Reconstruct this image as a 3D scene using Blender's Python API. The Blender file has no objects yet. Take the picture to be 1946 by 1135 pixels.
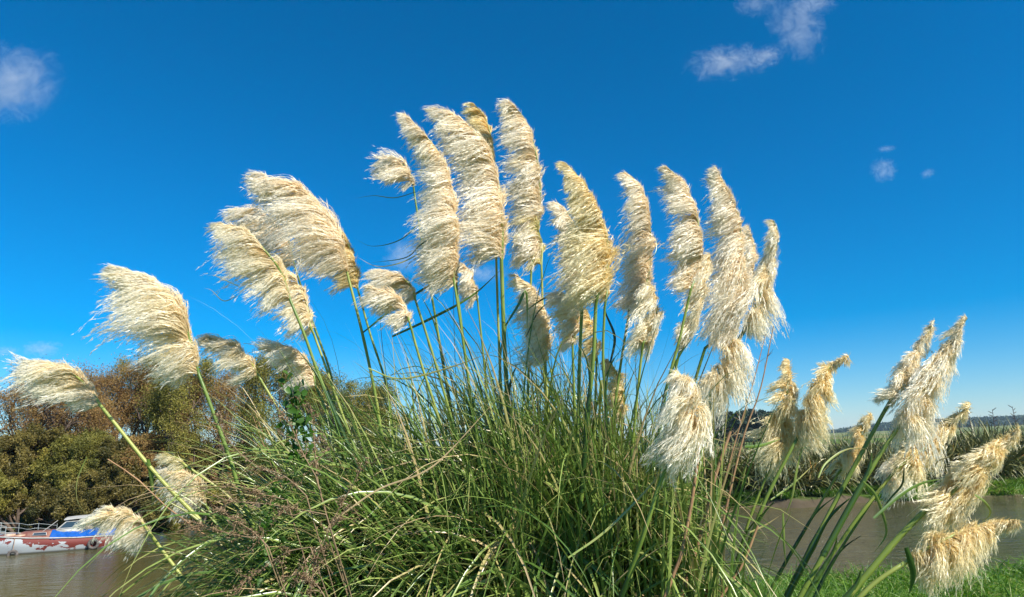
import bpy, math, random
import numpy as np
from mathutils import Vector, Matrix, Euler
R = math.radians
sc = bpy.context.scene
col = sc.collection
# ------------------------------------------------------------------ camera, sky, sun
PX = 1297.0
EYE = 1.6
cam = bpy.data.cameras.new('camera'); camo = bpy.data.objects.new('camera', cam); col.objects.link(camo)
cam.sensor_width = 36; cam.lens = 36 * PX / 1946; cam.clip_end = 9000; cam.clip_start = 0.05
RM = Matrix.Rotation(R(90 + 12.0), 3, 'X') @ Matrix.Rotation(R(-1.8), 3, 'Z')
camo.matrix_world = Matrix.Translation((0, 0, EYE)) @ RM.to_4x4()
sc.camera = camo
RN = np.array(RM)
SUN_EL, SUN_AZ = 42.0, 130.0          # azimuth clockwise from the view direction (+Y)
w = bpy.data.worlds.new('World'); sc.world = w; w.use_nodes = True
nt = w.node_tree; nt.nodes.clear()
sky = nt.nodes.new('ShaderNodeTexSky'); sky.sky_type = 'NISHITA'; sky.sun_disc = False
sky.sun_elevation = R(SUN_EL); sky.sun_rotation = R(SUN_AZ); sky.ozone_density = 10.0; sky.air_density = 1.0; sky.dust_density = 0.1
sky.altitude = 0
hs = nt.nodes.new('ShaderNodeHueSaturation'); hs.inputs['Saturation'].default_value = 1.36; hs.inputs['Value'].default_value = 1.0
hs.inputs['Hue'].default_value = 0.494
bg = nt.nodes.new('ShaderNodeBackground'); bg.inputs[1].default_value = 0.095
wo = nt.nodes.new('ShaderNodeOutputWorld')
nt.links.new(sky.outputs[0], hs.inputs['Color']); nt.links.new(hs.outputs[0], bg.inputs[0]); nt.links.new(bg.outputs[0], wo.inputs[0])
sun = bpy.data.lights.new('sun', 'SUN'); sun.energy = 5.0; sun.angle = R(0.5); sun.color = (1, 0.945, 0.85)
suno = bpy.data.objects.new('sun', sun); col.objects.link(suno)
ts = Vector((math.sin(R(SUN_AZ)) * math.cos(R(SUN_EL)), math.cos(R(SUN_AZ)) * math.cos(R(SUN_EL)), math.sin(R(SUN_EL))))
suno.rotation_euler = ts.to_track_quat('Z', 'Y').to_euler()
sc.view_settings.view_transform = 'Standard'; sc.view_settings.look = 'None'
sc.view_settings.exposure = 0.6; sc.view_settings.gamma = 1.0
sc.cycles.max_bounces = 12; sc.cycles.diffuse_bounces = 8; sc.cycles.transmission_bounces = 10; sc.cycles.transparent_max_bounces = 12; sc.cycles.diffuse_bounces = 8; sc.cycles.transmission_bounces = 10; sc.cycles.volume_bounces = 1
sc.cycles.use_denoising = True; sc.cycles.denoiser = 'OPENIMAGEDENOISE'; sc.cycles.denoising_input_passes = 'RGB_ALBEDO_NORMAL'; sc.cycles.denoising_prefilter = 'ACCURATE'

# ------------------------------------------------------------------ helpers
def ray(px, py):
    d = np.array([(px - 973.0) / PX, (567.5 - py) / PX, -1.0]); return RN @ d
def at(px, py, Y):
    d = ray(px, py); return np.array([0, 0, EYE]) + d * (Y / d[1])
def atz(px, py, z):
    d = ray(px, py); return np.array([0, 0, EYE]) + d * ((z - EYE) / d[2])
def norm(a):
    return a / np.maximum(np.linalg.norm(a, axis=-1, keepdims=True), 1e-9)
def resample(P, n, vals=None):
    P = np.asarray(P, float)
    if len(P) == 2: P = np.array([P[0], (P[0] + P[1]) / 2, P[1]])
    Q = np.vstack([2 * P[0] - P[1], P, 2 * P[-1] - P[-2]]); out = []
    for i in range(1, len(Q) - 2):
        t = np.linspace(0, 1, 17)[:-1, None]
        a, b, c, d = Q[i-1], Q[i], Q[i+1], Q[i+2]
        out.append(0.5 * (2*b + (c-a)*t + (2*a-5*b+4*c-d)*t*t + (3*b-a-3*c+d)*t**3))
    S = np.vstack(out + [P[-1:]])
    L = np.concatenate([[0], np.cumsum(np.linalg.norm(np.diff(S, axis=0), axis=1))])
    u = np.linspace(0, L[-1], n)
    return np.stack([np.interp(u, L, S[:, k]) for k in range(S.shape[1])], 1)

class Geo:
    """collects vertices and faces for ONE mesh object"""
    def __init__(s): s.v = []; s.f = []; s.n = 0; s.a = []; s.b = []
    def add(s, V, F, tone=0.5, s2=0.5):
        V = np.asarray(V, float).reshape(-1, 3); F = np.asarray(F, int)
        s.v.append(V); s.f.append(F + s.n)
        s.a.append(np.broadcast_to(tone, (len(V),)).astype(float)); s.b.append(np.broadcast_to(s2, (len(V),)).astype(float)); s.n += len(V)
    def box(s, x0, x1, y0, y1, z0, z1, M=None, tone=.5):
        V = np.array([[x, y, z] for z in (z0, z1) for y in (y0, y1) for x in (x0, x1)], float)
        if M is not None: V = (np.array(M.to_3x3()) @ V.T).T + np.array(M.translation)
        s.add(V, [[0,2,3,1],[4,5,7,6],[0,1,5,4],[2,6,7,3],[0,4,6,2],[1,3,7,5]], tone)
    def tube(s, P, r, sides=6, tone=.5, s2=None, cap=True):
        P = np.asarray(P, float); n = len(P); r = np.broadcast_to(r, (n,))
        T = norm(np.gradient(P, axis=0)); up = np.array([0.13, 1, 0.21]) if abs(T[:, 1]).mean() < .8 else np.array([1., 0, .1])
        A = norm(np.cross(T, up)); B = np.cross(T, A)
        th = np.arange(sides) * 2 * np.pi / sides
        V = P[:, None] + (A[:, None] * np.cos(th)[None, :, None] + B[:, None] * np.sin(th)[None, :, None]) * r[:, None, None]
        i = np.arange(n - 1)[:, None] * sides; j = np.arange(sides)[None]; j2 = (j + 1) % sides
        F = np.stack([i + j, i + j2, i + sides + j2, i + sides + j], -1).reshape(-1, 4)
        tn = np.repeat(np.broadcast_to(tone, (n,)), sides); sn = np.repeat(np.linspace(0, 1, n) if s2 is None else np.broadcast_to(s2, (n,)), sides)
        s.add(V, F, tn, sn)
        if cap:
            c = V.reshape(-1, 3)
            for e, base in ((0, 0), (n - 1, (n - 1) * sides)):
                s.add(np.vstack([c[base:base + sides], P[e:e+1]]), [[k, (k + 1) % sides, sides, sides][:3] + [] for k in range(sides)], tn[base], sn[base])
    def build(s, name, mat, parent=None, smooth=False):
        me = bpy.data.meshes.new(name)
        V = np.vstack(s.v); q = [f for f in s.f if f.shape[1] == 4]; t = [f for f in s.f if f.shape[1] == 3]
        q = np.vstack(q) if q else np.zeros((0, 4), int); t = np.vstack(t) if t else np.zeros((0, 3), int)
        me.vertices.add(len(V)); me.vertices.foreach_set('co', V.astype(np.float32).ravel())
        me.loops.add(q.size + t.size); me.loops.foreach_set('vertex_index', np.concatenate([q.ravel(), t.ravel()]).astype(np.int32))
        me.polygons.add(len(q) + len(t))
        tot = np.concatenate([np.full(len(q), 4), np.full(len(t), 3)]); st = np.concatenate([[0], np.cumsum(tot)[:-1]]) if len(tot) else tot
        me.polygons.foreach_set('loop_start', st.astype(np.int32))
        if smooth: me.polygons.foreach_set('use_smooth', np.ones(len(tot), bool))
        for nm, arr in (('tone', s.a), ('along', s.b)):
            at_ = me.attributes.new(nm, 'FLOAT', 'POINT'); at_.data.foreach_set('value', np.concatenate(arr).astype(np.float32))
        me.materials.append(mat); me.update(); me.validate()
        o = bpy.data.objects.new(name, me); col.objects.link(o)
        if parent is not None: o.parent = parent
        return o
def tag(o, label=None, cat=None, group=None, kind=None):
    if label: o['label'] = label
    if cat: o['category'] = cat
    if group: o['group'] = group
    if kind: o['kind'] = kind
    return o
def empty(name, loc):
    o = bpy.data.objects.new(name, None); o.location = loc; o.empty_display_size = .1; col.objects.link(o); return o
def rebase(root):
    """children are built in world coordinates: shift their meshes so that they sit under the root's own place"""
    off = np.array(root.location)
    for ch in root.children:
        shift(ch, off)
def shift(ch, off):
    me = ch.data; n = len(me.vertices); a = np.empty(n * 3, np.float32); me.vertices.foreach_get('co', a)
    a = a.reshape(-1, 3) - off; me.vertices.foreach_set('co', a.astype(np.float32).ravel()); me.update()
    for g in ch.children: shift(g, off)
def origin(o, p):
    """a one-mesh thing: move its origin to p without moving its shape"""
    shift(o, np.array(p)); o.location = p

# ------------------------------------------------------------------ materials
def newmat(name):
    m = bpy.data.materials.new(name); m.use_nodes = True; m.node_tree.nodes.clear(); return m, m.node_tree
def N(nt, t, **kw):
    n = nt.nodes.new(t)
    for k, v in kw.items():
        if k in n.inputs: n.inputs[k].default_value = v
        else: setattr(n, k, v)
    return n
def ramp(nt, stops, fac=None, interp='LINEAR'):
    r = nt.nodes.new('ShaderNodeValToRGB'); e = r.color_ramp.elements; r.color_ramp.interpolation = interp
    while len(e) < len(stops): e.new(0.5)
    for k, (p, c) in enumerate(stops): e[k].position = p; e[k].color = (*c, 1)
    if fac is not None: nt.links.new(fac, r.inputs[0])
    return r
def attr(nt, nm): return N(nt, 'ShaderNodeAttribute', attribute_name=nm).outputs['Fac']
def leafy(name, stops, trans=0.3, rough=0.45, spec=0.4, noise=0, nscale=30, tcol=None):
    """leaf-like: principled + translucent, colour from the per-leaf tone"""
    m, nt = newmat(name); L = nt.links.new
    f = attr(nt, 'tone')
    if noise:
        tc = N(nt, 'ShaderNodeTexCoord'); nz = N(nt, 'ShaderNodeTexNoise', Scale=nscale, Detail=2.0)
        L(tc.outputs['Object'], nz.inputs['Vector'])
        ma = N(nt, 'ShaderNodeMath', operation='MULTIPLY_ADD'); L(nz.outputs[0], ma.inputs[0]); ma.inputs[1].default_value = noise; 
        sb = N(nt, 'ShaderNodeMath', operation='SUBTRACT'); L(f, sb.inputs[0]); sb.inputs[1].default_value = noise / 2; L(sb.outputs[0], ma.inputs[2]); f = ma.outputs[0]
    r = ramp(nt, stops, f)
    p = N(nt, 'ShaderNodeBsdfPrincipled', Roughness=rough); p.inputs['Specular IOR Level'].default_value = spec
    t = N(nt, 'ShaderNodeBsdfTranslucent'); mx = N(nt, 'ShaderNodeMixShader'); mx.inputs[0].default_value = trans
    L(r.outputs[0], p.inputs['Base Color'])
    hs = N(nt, 'ShaderNodeHueSaturation'); hs.inputs['Value'].default_value = 1.5; hs.inputs['Saturation'].default_value = 1.1
    L(r.outputs[0], hs.inputs['Color']); L(hs.outputs[0], t.inputs[0])
    o = N(nt, 'ShaderNodeOutputMaterial'); L(p.outputs[0], mx.inputs[1]); L(t.outputs[0], mx.inputs[2]); L(mx.outputs[0], o.inputs[0])
    return m
def plain(name, c, rough=.6, metal=0, noise=0.0, nscale=8, c2=None, spec=.4, bump=0):
    m, nt = newmat(name); L = nt.links.new
    p = N(nt, 'ShaderNodeBsdfPrincipled', Roughness=rough, Metallic=metal); p.inputs['Specular IOR Level'].default_value = spec
    if noise or c2:
        tc = N(nt, 'ShaderNodeTexCoord'); nz = N(nt, 'ShaderNodeTexNoise', Scale=nscale, Detail=6.0, Roughness=.65)
        L(tc.outputs['Object'], nz.inputs['Vector'])
        r = ramp(nt, [(.35, c), (.65, c2 or tuple(x * (1 - noise) for x in c))], nz.outputs[0]); L(r.outputs[0], p.inputs['Base Color'])
        if bump:
            b = N(nt, 'ShaderNodeBump', Strength=bump, Distance=.02); L(nz.outputs[0], b.inputs['Height']); L(b.outputs[0], p.inputs['Normal'])
    else: p.inputs['Base Color'].default_value = (*c, 1)
    o = N(nt, 'ShaderNodeOutputMaterial'); L(p.outputs[0], o.inputs[0]); return m
def plume_mat(name, axisc, midc, tipc):
    """silky hair: warm near the axis, pale at the free ends"""
    m, nt = newmat(name); L = nt.links.new
    r = ramp(nt, [(0.0, axisc), (.26, midc), (.62, tipc)], attr(nt, 'along'))
    hs = N(nt, 'ShaderNodeHueSaturation'); mr = N(nt, 'ShaderNodeMapRange'); L(attr(nt, 'tone'), mr.inputs[0]); mr.inputs[3].default_value = .9; mr.inputs[4].default_value = 1.04
    L(mr.outputs[0], hs.inputs['Value']); L(r.outputs[0], hs.inputs['Color'])
    d = N(nt, 'ShaderNodeBsdfDiffuse'); t = N(nt, 'ShaderNodeBsdfTranslucent'); g = N(nt, 'ShaderNodeBsdfGlossy', Roughness=.38)
    L(hs.outputs[0], d.inputs[0]); L(hs.outputs[0], t.inputs[0]); g.inputs[0].default_value = (.9, .85, .72, 1)
    a = N(nt, 'ShaderNodeMixShader'); a.inputs[0].default_value = .47; b = N(nt, 'ShaderNodeMixShader'); b.inputs[0].default_value = .07
    L(d.outputs[0], a.inputs[1]); L(t.outputs[0], a.inputs[2]); L(a.outputs[0], b.inputs[1]); L(g.outputs[0], b.inputs[2])
    o = N(nt, 'ShaderNodeOutputMaterial'); L(b.outputs[0], o.inputs[0]); return m
M = {}
M['plume_cream'] = plume_mat('plume_cream', (.84, .65, .33), (.95, .83, .55), (.98, .93, .77))
M['plume_gold'] = plume_mat('plume_gold', (.80, .57, .18), (.92, .75, .36), (.96, .87, .58))
M['plume_pink'] = plume_mat('plume_pink', (.85, .66, .37), (.95, .82, .57), (.98, .92, .77))
M['plume_green'] = plume_mat('plume_green', (.52, .48, .13), (.82, .72, .34), (.94, .88, .64))
M['leaf'] = leafy('pampas_leaf', [(0, (.014, .040, .010)), (.3, (.038, .09, .018)), (.6, (.115, .20, .036)), (.8, (.29, .36, .09)), (.92, (.46, .36, .16)), (1, (.5, .36, .2))], .13, .30, .65, noise=.12, nscale=9)
M['stem'] = leafy('pampas_stem', [(0, (.08, .15, .025)), (.5, (.19, .26, .045)), (1, (.36, .38, .09))], .0, .4, .45, noise=.25, nscale=25)
M['cane'] = plain('dead_cane', (.42, .25, .12), .6, c2=(.28, .15, .08), nscale=14)
M['seed'] = leafy('dried_seed', [(0, (.10, .055, .03)), (.5, (.25, .16, .09)), (1, (.46, .34, .21))], .2, .7, .2)
M['vine'] = leafy('vine_leaf', [(0, (.03, .09, .01)), (1, (.09, .2, .03))], .35, .4, .4)
M['grass'] = leafy('bank_grass', [(0, (.04, .10, .01)), (.5, (.10, .22, .022)), (.85, (.22, .36, .05)), (1, (.42, .40, .14))], .35, .42, .45)
M['flax'] = leafy('flax_blade', [(0, (.03, .042, .010)), (.4, (.095, .11, .028)), (.75, (.28, .27, .09)), (.9, (.6, .54, .28)), (1, (.55, .28, .06))], .12, .38, .6)
M['stalk_dark'] = plain('flax_stalk', (.05, .03, .02), .8)
M['bark'] = plain('willow_bark', (.17, .12, .085), .85, c2=(.09, .065, .05), nscale=5)
M['fol_brown'] = leafy('brown_willow_foliage', [(0, (.15, .085, .03)), (.5, (.31, .19, .07)), (1, (.38, .28, .095))], .3, .6, .25)
M['fol_olive'] = leafy('olive_willow_foliage', [(0, (.085, .09, .018)), (.5, (.21, .20, .042)), (1, (.36, .31, .065))], .3, .55, .3)
M['fol_dark'] = leafy('dark_shrub_foliage', [(0, (.05, .055, .015)), (.55, (.165, .135, .034)), (1, (.30, .24, .065))], .28, .5, .35)
M['fol_pine'] = leafy('pine_foliage', [(0, (.015, .035, .03)), (1, (.045, .085, .06))], .1, .7, .2)

# ------------------------------------------------------------------ terrain, river
WZ = -3.4
shore_px = [(-900, 1060), (-300, 1040), (0, 1024), (300, 1006), (600, 992), (1000, 975), (1350, 963), (1500, 966), (1700, 953), (1946, 940), (2400, 915), (3000, 890)]
shore = np.array([atz(x, y, WZ)[:2] for x, y in shore_px]); shore = shore[np.argsort(shore[:, 0])]
def far_y(x): return np.interp(x, shore[:, 0], shore[:, 1]) + .5 * np.sin(x * .8) + .3 * np.sin(x * 2.1 + 1)
def near_y(x): return np.interp(x, [-40, -3, -1, 1.5, 3, 9, 30], [3.6, 4.4, 4.9, 7.0, 8.0, 8.6, 8.2]) + .12 * np.sin(x * 2.3)
def sstep(t): t = np.clip(t, 0, 1); return t * t * (3 - 2 * t)
def gz(x, y):
    x = np.asarray(x, float); y = np.asarray(y, float)
    n = near_y(x); f = far_y(x)
    a = 0 - 4.2 * np.clip((y - n) / 7.0, 0, 1) ** .8 + .04 * np.sin(x * 1.7) * np.sin(y * 1.3)
    b = -4.2 + .8 * sstep((y - f + 2) / 2.0) + .55 * sstep((y - f) / .8) + (.6 + .7 * sstep((x - 12) / 25)) * sstep((y - f - .8) / 5) + .12 * np.sin(x * .5 + 1) * sstep((y - f) / 4)
    z = np.where(y < (n + f) / 2, a, b)
    far = sstep((y - 300) / 1800)
    return z + far * (3.0 + 22 * sstep((x - 300) / 1500) * sstep((y - 900) / 900))
xs = np.concatenate([-np.geomspace(70, 4200, 30)[::-1], np.arange(-69, 69.1, .6), np.geomspace(70, 4200, 30)])
ys = np.concatenate([[-400, -60, -10], np.arange(-2, 80, .5), np.geomspace(81, 5200, 40)])
X, Y = np.meshgrid(xs, ys); Z = gz(X, Y)
g = Geo(); nx, ny = len(xs), len(ys); i = np.arange(ny - 1)[:, None] * nx; j = np.arange(nx - 1)[None]
g.add(np.stack([X, Y, Z], -1), np.stack([i + j, i + j + 1, i + nx + j + 1, i + nx + j], -1).reshape(-1, 4))
m, nt = newmat('ground'); L = nt.links.new
geo = N(nt, 'ShaderNodeNewGeometry'); sep = N(nt, 'ShaderNodeSeparateXYZ'); L(geo.outputs['Position'], sep.inputs[0])
nz = N(nt, 'ShaderNodeTexNoise', Scale=.35, Detail=8.0, Roughness=.7); L(geo.outputs['Position'], nz.inputs['Vector'])
mp = N(nt, 'ShaderNodeMapping'); mp.inputs['Scale'].default_value = (.004, .03, 1); L(geo.outputs['Position'], mp.inputs[0])
nz2 = N(nt, 'ShaderNodeTexNoise', Scale=1.0, Detail=5.0); L(mp.outputs[0], nz2.inputs['Vector'])
gr = ramp(nt, [(.3, (.045, .085, .015)), (.7, (.10, .14, .03))], nz.outputs[0])
fl = ramp(nt, [(.35, (.085, .14, .028)), (.50, (.13, .18, .04)), (.58, (.27, .22, .11)), (.7, (.10, .145, .03))], nz2.outputs[0])
my = N(nt, 'ShaderNodeMapRange'); L(sep.outputs['Y'], my.inputs[0]); my.inputs[1].default_value = 55; my.inputs[2].default_value = 75
m1 = N(nt, 'ShaderNodeMix', data_type='RGBA'); L(my.outputs[0], m1.inputs[0]); L(gr.outputs[0], m1.inputs[6]); L(fl.outputs[0], m1.inputs[7])
mud = ramp(nt, [(.3, (.075, .060, .038)), (.7, (.135, .108, .072))], nz.outputs[0])
mz = N(nt, 'ShaderNodeMath', operation='MULTIPLY_ADD'); L(nz.outputs[0], mz.inputs[0]); mz.inputs[1].default_value = -.9; L(sep.outputs['Z'], mz.inputs[2])
def band(x0, x1, s_):
    q = N(nt, 'ShaderNodeMapRange'); L(sep.outputs['X'], q.inputs[0]); q.inputs[1].default_value = x0; q.inputs[2].default_value = x1; q.inputs[3].default_value = 0; q.inputs[4].default_value = s_; return q
b1, b2 = band(17, 19, -.45), band(25, 27, .45); bs = N(nt, 'ShaderNodeMath', operation='ADD'); L(b1.outputs[0], bs.inputs[0]); L(b2.outputs[0], bs.inputs[1])
mz2 = N(nt, 'ShaderNodeMath', operation='ADD'); L(mz.outputs[0], mz2.inputs[0]); L(bs.outputs[0], mz2.inputs[1]); mz = mz2
mr = N(nt, 'ShaderNodeMapRange'); L(mz.outputs[0], mr.inputs[0]); mr.inputs[1].default_value = -3.85; mr.inputs[2].default_value = -3.7
m2 = N(nt, 'ShaderNodeMix', data_type='RGBA'); L(mr.outputs[0], m2.inputs[0]); L(mud.outputs[0], m2.inputs[6]); L(m1.outputs[2], m2.inputs[7])
p = N(nt, 'ShaderNodeBsdfPrincipled', Roughness=1.0); p.inputs['Specular IOR Level'].default_value = .05; L(m2.outputs[2], p.inputs['Base Color'])
bm = N(nt, 'ShaderNodeBump', Strength=.6, Distance=.15); L(nz.outputs[0], bm.inputs['Height']); L(bm.outputs[0], p.inputs['Normal'])
o = N(nt, 'ShaderNodeOutputMaterial'); L(p.outputs[0], o.inputs[0])
tag(g.build('ground', m, smooth=True), kind='structure')

m, nt = newmat('river_water'); L = nt.links.new
geo = N(nt, 'ShaderNodeNewGeometry')
p = N(nt, 'ShaderNodeBsdfPrincipled', Roughness=.05, IOR=1.5)
nz = N(nt, 'ShaderNodeTexNoise', Scale=.12, Detail=4.0); L(geo.outputs['Position'], nz.inputs['Vector'])
r = ramp(nt, [(.3, (.085, .078, .026)), (.7, (.120, .108, .038))], nz.outputs[0]); L(r.outputs[0], p.inputs['Base Color'])
mp = N(nt, 'ShaderNodeMapping'); mp.inputs['Scale'].default_value = (1.0, 2.2, 1); L(geo.outputs['Position'], mp.inputs[0])
n1 = N(nt, 'ShaderNodeTexNoise', Scale=.95, Detail=6.0, Roughness=.62, Distortion=.6); L(mp.outputs[0], n1.inputs['Vector'])
n2 = N(nt, 'ShaderNodeTexNoise', Scale=.09, Detail=2.0); L(geo.outputs['Position'], n2.inputs['Vector'])
sx = N(nt, 'ShaderNodeSeparateXYZ'); L(geo.outputs['Position'], sx.inputs[0])
wx = N(nt, 'ShaderNodeMapRange'); L(sx.outputs['X'], wx.inputs[0]); wx.inputs[1].default_value = -8; wx.inputs[2].default_value = 6; wx.inputs[3].default_value = .14; wx.inputs[4].default_value = 1.0
rr = N(nt, 'ShaderNodeMapRange'); L(n2.outputs[0], rr.inputs[0]); rr.inputs[1].default_value = .35; rr.inputs[2].default_value = .6; rr.inputs[3].default_value = .35; rr.inputs[4].default_value = 1.
mm = N(nt, 'ShaderNodeMath', operation='MULTIPLY'); L(rr.outputs[0], mm.inputs[0]); L(wx.outputs[0], mm.inputs[1])
b = N(nt, 'ShaderNodeBump', Distance=.55); L(mm.outputs[0], b.inputs['Strength']); L(n1.outputs[0], b.inputs['Height']); L(b.outputs[0], p.inputs['Normal'])
o = N(nt, 'ShaderNodeOutputMaterial'); L(p.outputs[0], o.inputs[0])
g = Geo(); g.add([[-300, 2, WZ], [300, 2, WZ], [300, 130, WZ], [-300, 130, WZ]], [[0, 1, 2, 3]])
tag(g.build('river', m), kind='structure')

# ------------------------------------------------------------------ blades (shared by grass, flax, pampas leaves)
def blades(g, rng, base, d0, length, width, tone, K=10, droop=1.0, wind=(0, 0, 0), curl=0.0, fold=.25, tiptone=0.0, facing=None, xmax=None, ymin=-9):
    """arching ribbons, three vertices across, tapering to a point"""
    n = len(base); length = np.broadcast_to(length, (n,)); width = np.broadcast_to(width, (n,)); droop = np.broadcast_to(droop, (n,))
    d = norm(np.asarray(d0, float)); p = np.asarray(base, float).copy(); W = np.asarray(wind, float)
    ang = rng.uniform(0, 2 * np.pi, n); cv = np.stack([np.cos(ang), np.sin(ang), .3 * np.sin(ang * 3)], 1) * np.broadcast_to(curl, (n,))[:, None]
    P = [p]; D = [d]
    for k in range(K):
        s = (k + 1) / K
        pull = np.zeros((n, 3)); pull[:, 2] = -droop * (0.35 + 1.6 * s)
        d = norm(d + (pull + W * s + cv * math.sin(3.0 * s + 1)) * (2.0 / K) * .5)
        p = p + d * (length / K)[:, None]; P.append(p); D.append(d)
    P = np.stack(P, 1); D = np.stack(D, 1)
    if xmax is not None:
        ok = (P[:, :, 0].max(1) < rng.uniform(*xmax, n)) & (P[:, :, 0].min(1) > rng.uniform(-2.35, -1.5, n)) & (P[:, :, 1].min(1) > ymin); P, D, width = P[ok], D[ok], width[ok]; tone = np.asarray(tone)[ok]; n = len(P)
    if facing is None: up = norm(np.stack([rng.normal(0, .5, n), rng.normal(0, .5, n), np.full(n, .8)], 1))
    else: up = facing
    S = norm(np.cross(D, up[:, None, :])); S = np.where(np.isfinite(S), S, 0); Nn = norm(np.cross(S, D))
    s = np.linspace(0, 1, K + 1); prof = np.minimum(1, .55 + s * 2.5) * np.clip(1 - s ** 2.2, .03, 1)
    h = S * (width[:, None] * prof[None])[..., None] * .5
    V = np.stack([P - h, P - Nn * (width[:, None] * prof[None])[..., None] * fold, P + h], 2)
    idx = (np.arange(n) * (K + 1) * 3)[:, None, None] + (np.arange(K) * 3)[None, :, None] + np.array([0, 1])[None, None]
    F = np.stack([idx, idx + 1, idx + 4, idx + 3], -1).reshape(-1, 4)
    tn = np.clip(np.asarray(tone)[:, None] + tiptone * (s ** 4)[None], 0, 1)
    g.add(V, F, np.repeat(tn.ravel(), 3), np.tile(np.repeat(s, 3), n))

# ------------------------------------------------------------------ far land: fields' hedges, forest ridge, pines
rng = np.random.default_rng(5)
def foliage_cards(g, rng, C, size, tone, flat=.0):
    """many small triangles (leaf sprays) at points C"""
    n = len(C); a = norm(rng.normal(size=(n, 3))); b = norm(np.cross(a, rng.normal(size=(n, 3))))
    s = np.broadcast_to(size, (n,))[:, None]
    V = np.stack([C - a * s * .5 - b * s * .22, C - a * s * .4 + b * s * .25, C + a * s * .6], 1)
    g.add(V, np.arange(n * 3).reshape(-1, 3), np.repeat(tone, 3))
# forested ridge on the skyline (right)
gf = Geo()
n = 42000
px = rng.uniform(1490, 2250, n); topy = np.interp(px, [1490, 1570, 1700, 1800, 1946, 2250], [826, 819, 800, 795, 789, 776])
boty = np.interp(px, [1490, 1570, 1700, 1800, 1946, 2250], [834, 828, 816, 811, 805, 794])
fr = rng.uniform(0, 1, n) ** .7; YY = rng.uniform(1500, 1640, n)
C = np.stack([at(a, t + (b - t) * f, y) for a, t, b, f, y in zip(px, topy + rng.uniform(0, 2.5, n), boty, fr, YY)])
foliage_cards(gf, rng, C, rng.uniform(4, 9, n), rng.uniform(0, 1, n))
tag(gf.build('forest', M['fol_pine']), 'dark blue-green forest along the skyline', 'forest', kind='stuff')
# pine trees beyond the green field
def pine(px, topy, Y, wpx, label):
    base = at(px, 838, Y); base[2] = float(gz(base[0], base[1])); top = at(px, topy, Y); H = top[2] - base[2]; s = Y / PX
    root = empty('pine_tree', base.tolist()); g = Geo(); g.tube(resample([base, base + [0, 0, H * .9]], 5), np.linspace(.4, .08, 5), 6); g.build('trunk', M['bark'], root)
    n = 2600; t = rng.uniform(.12, 1, n); lump = 1 + .3 * np.sin(t * 23 + px); rad = wpx * s * .5 * np.clip(1.15 - t, .02, 1) ** .55 * lump * np.sqrt(rng.uniform(.1, 1, n)); th = rng.uniform(0, 2 * np.pi, n)
    rad *= 1 + .25 * np.sin(th * 3 + t * 9)
    C = base + np.stack([rad * np.cos(th), rad * np.sin(th), t * H], 1); g = Geo()
    foliage_cards(g, rng, C, rng.uniform(.7, 1.5, n), rng.uniform(0, 1, n)); g.build('crown', M['fol_pine'], root)
    rebase(root); tag(root, label, 'tree', 'dark pines beyond the green field')
pines = [(1348, 795, 30), (1368, 787, 30), (1390, 784, 30), (1412, 783, 30), (1432, 779, 28), (1452, 781, 28), (1470, 784, 28), (1486, 792, 26), (1500, 800, 26), (1514, 806, 22)]
for k, (a, b, c) in enumerate(pines):
    pine(a, b, 235 + 6 * (k % 3), c * 1.35, ['first', 'second', 'third', 'fourth', 'fifth', 'sixth', 'seventh', 'eighth', 'ninth', 'rightmost and lowest'][k] + ' dark pine from the left in the clump beyond the green field' if k < 9 else 'rightmost and lowest dark pine of the clump beyond the green field')

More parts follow.
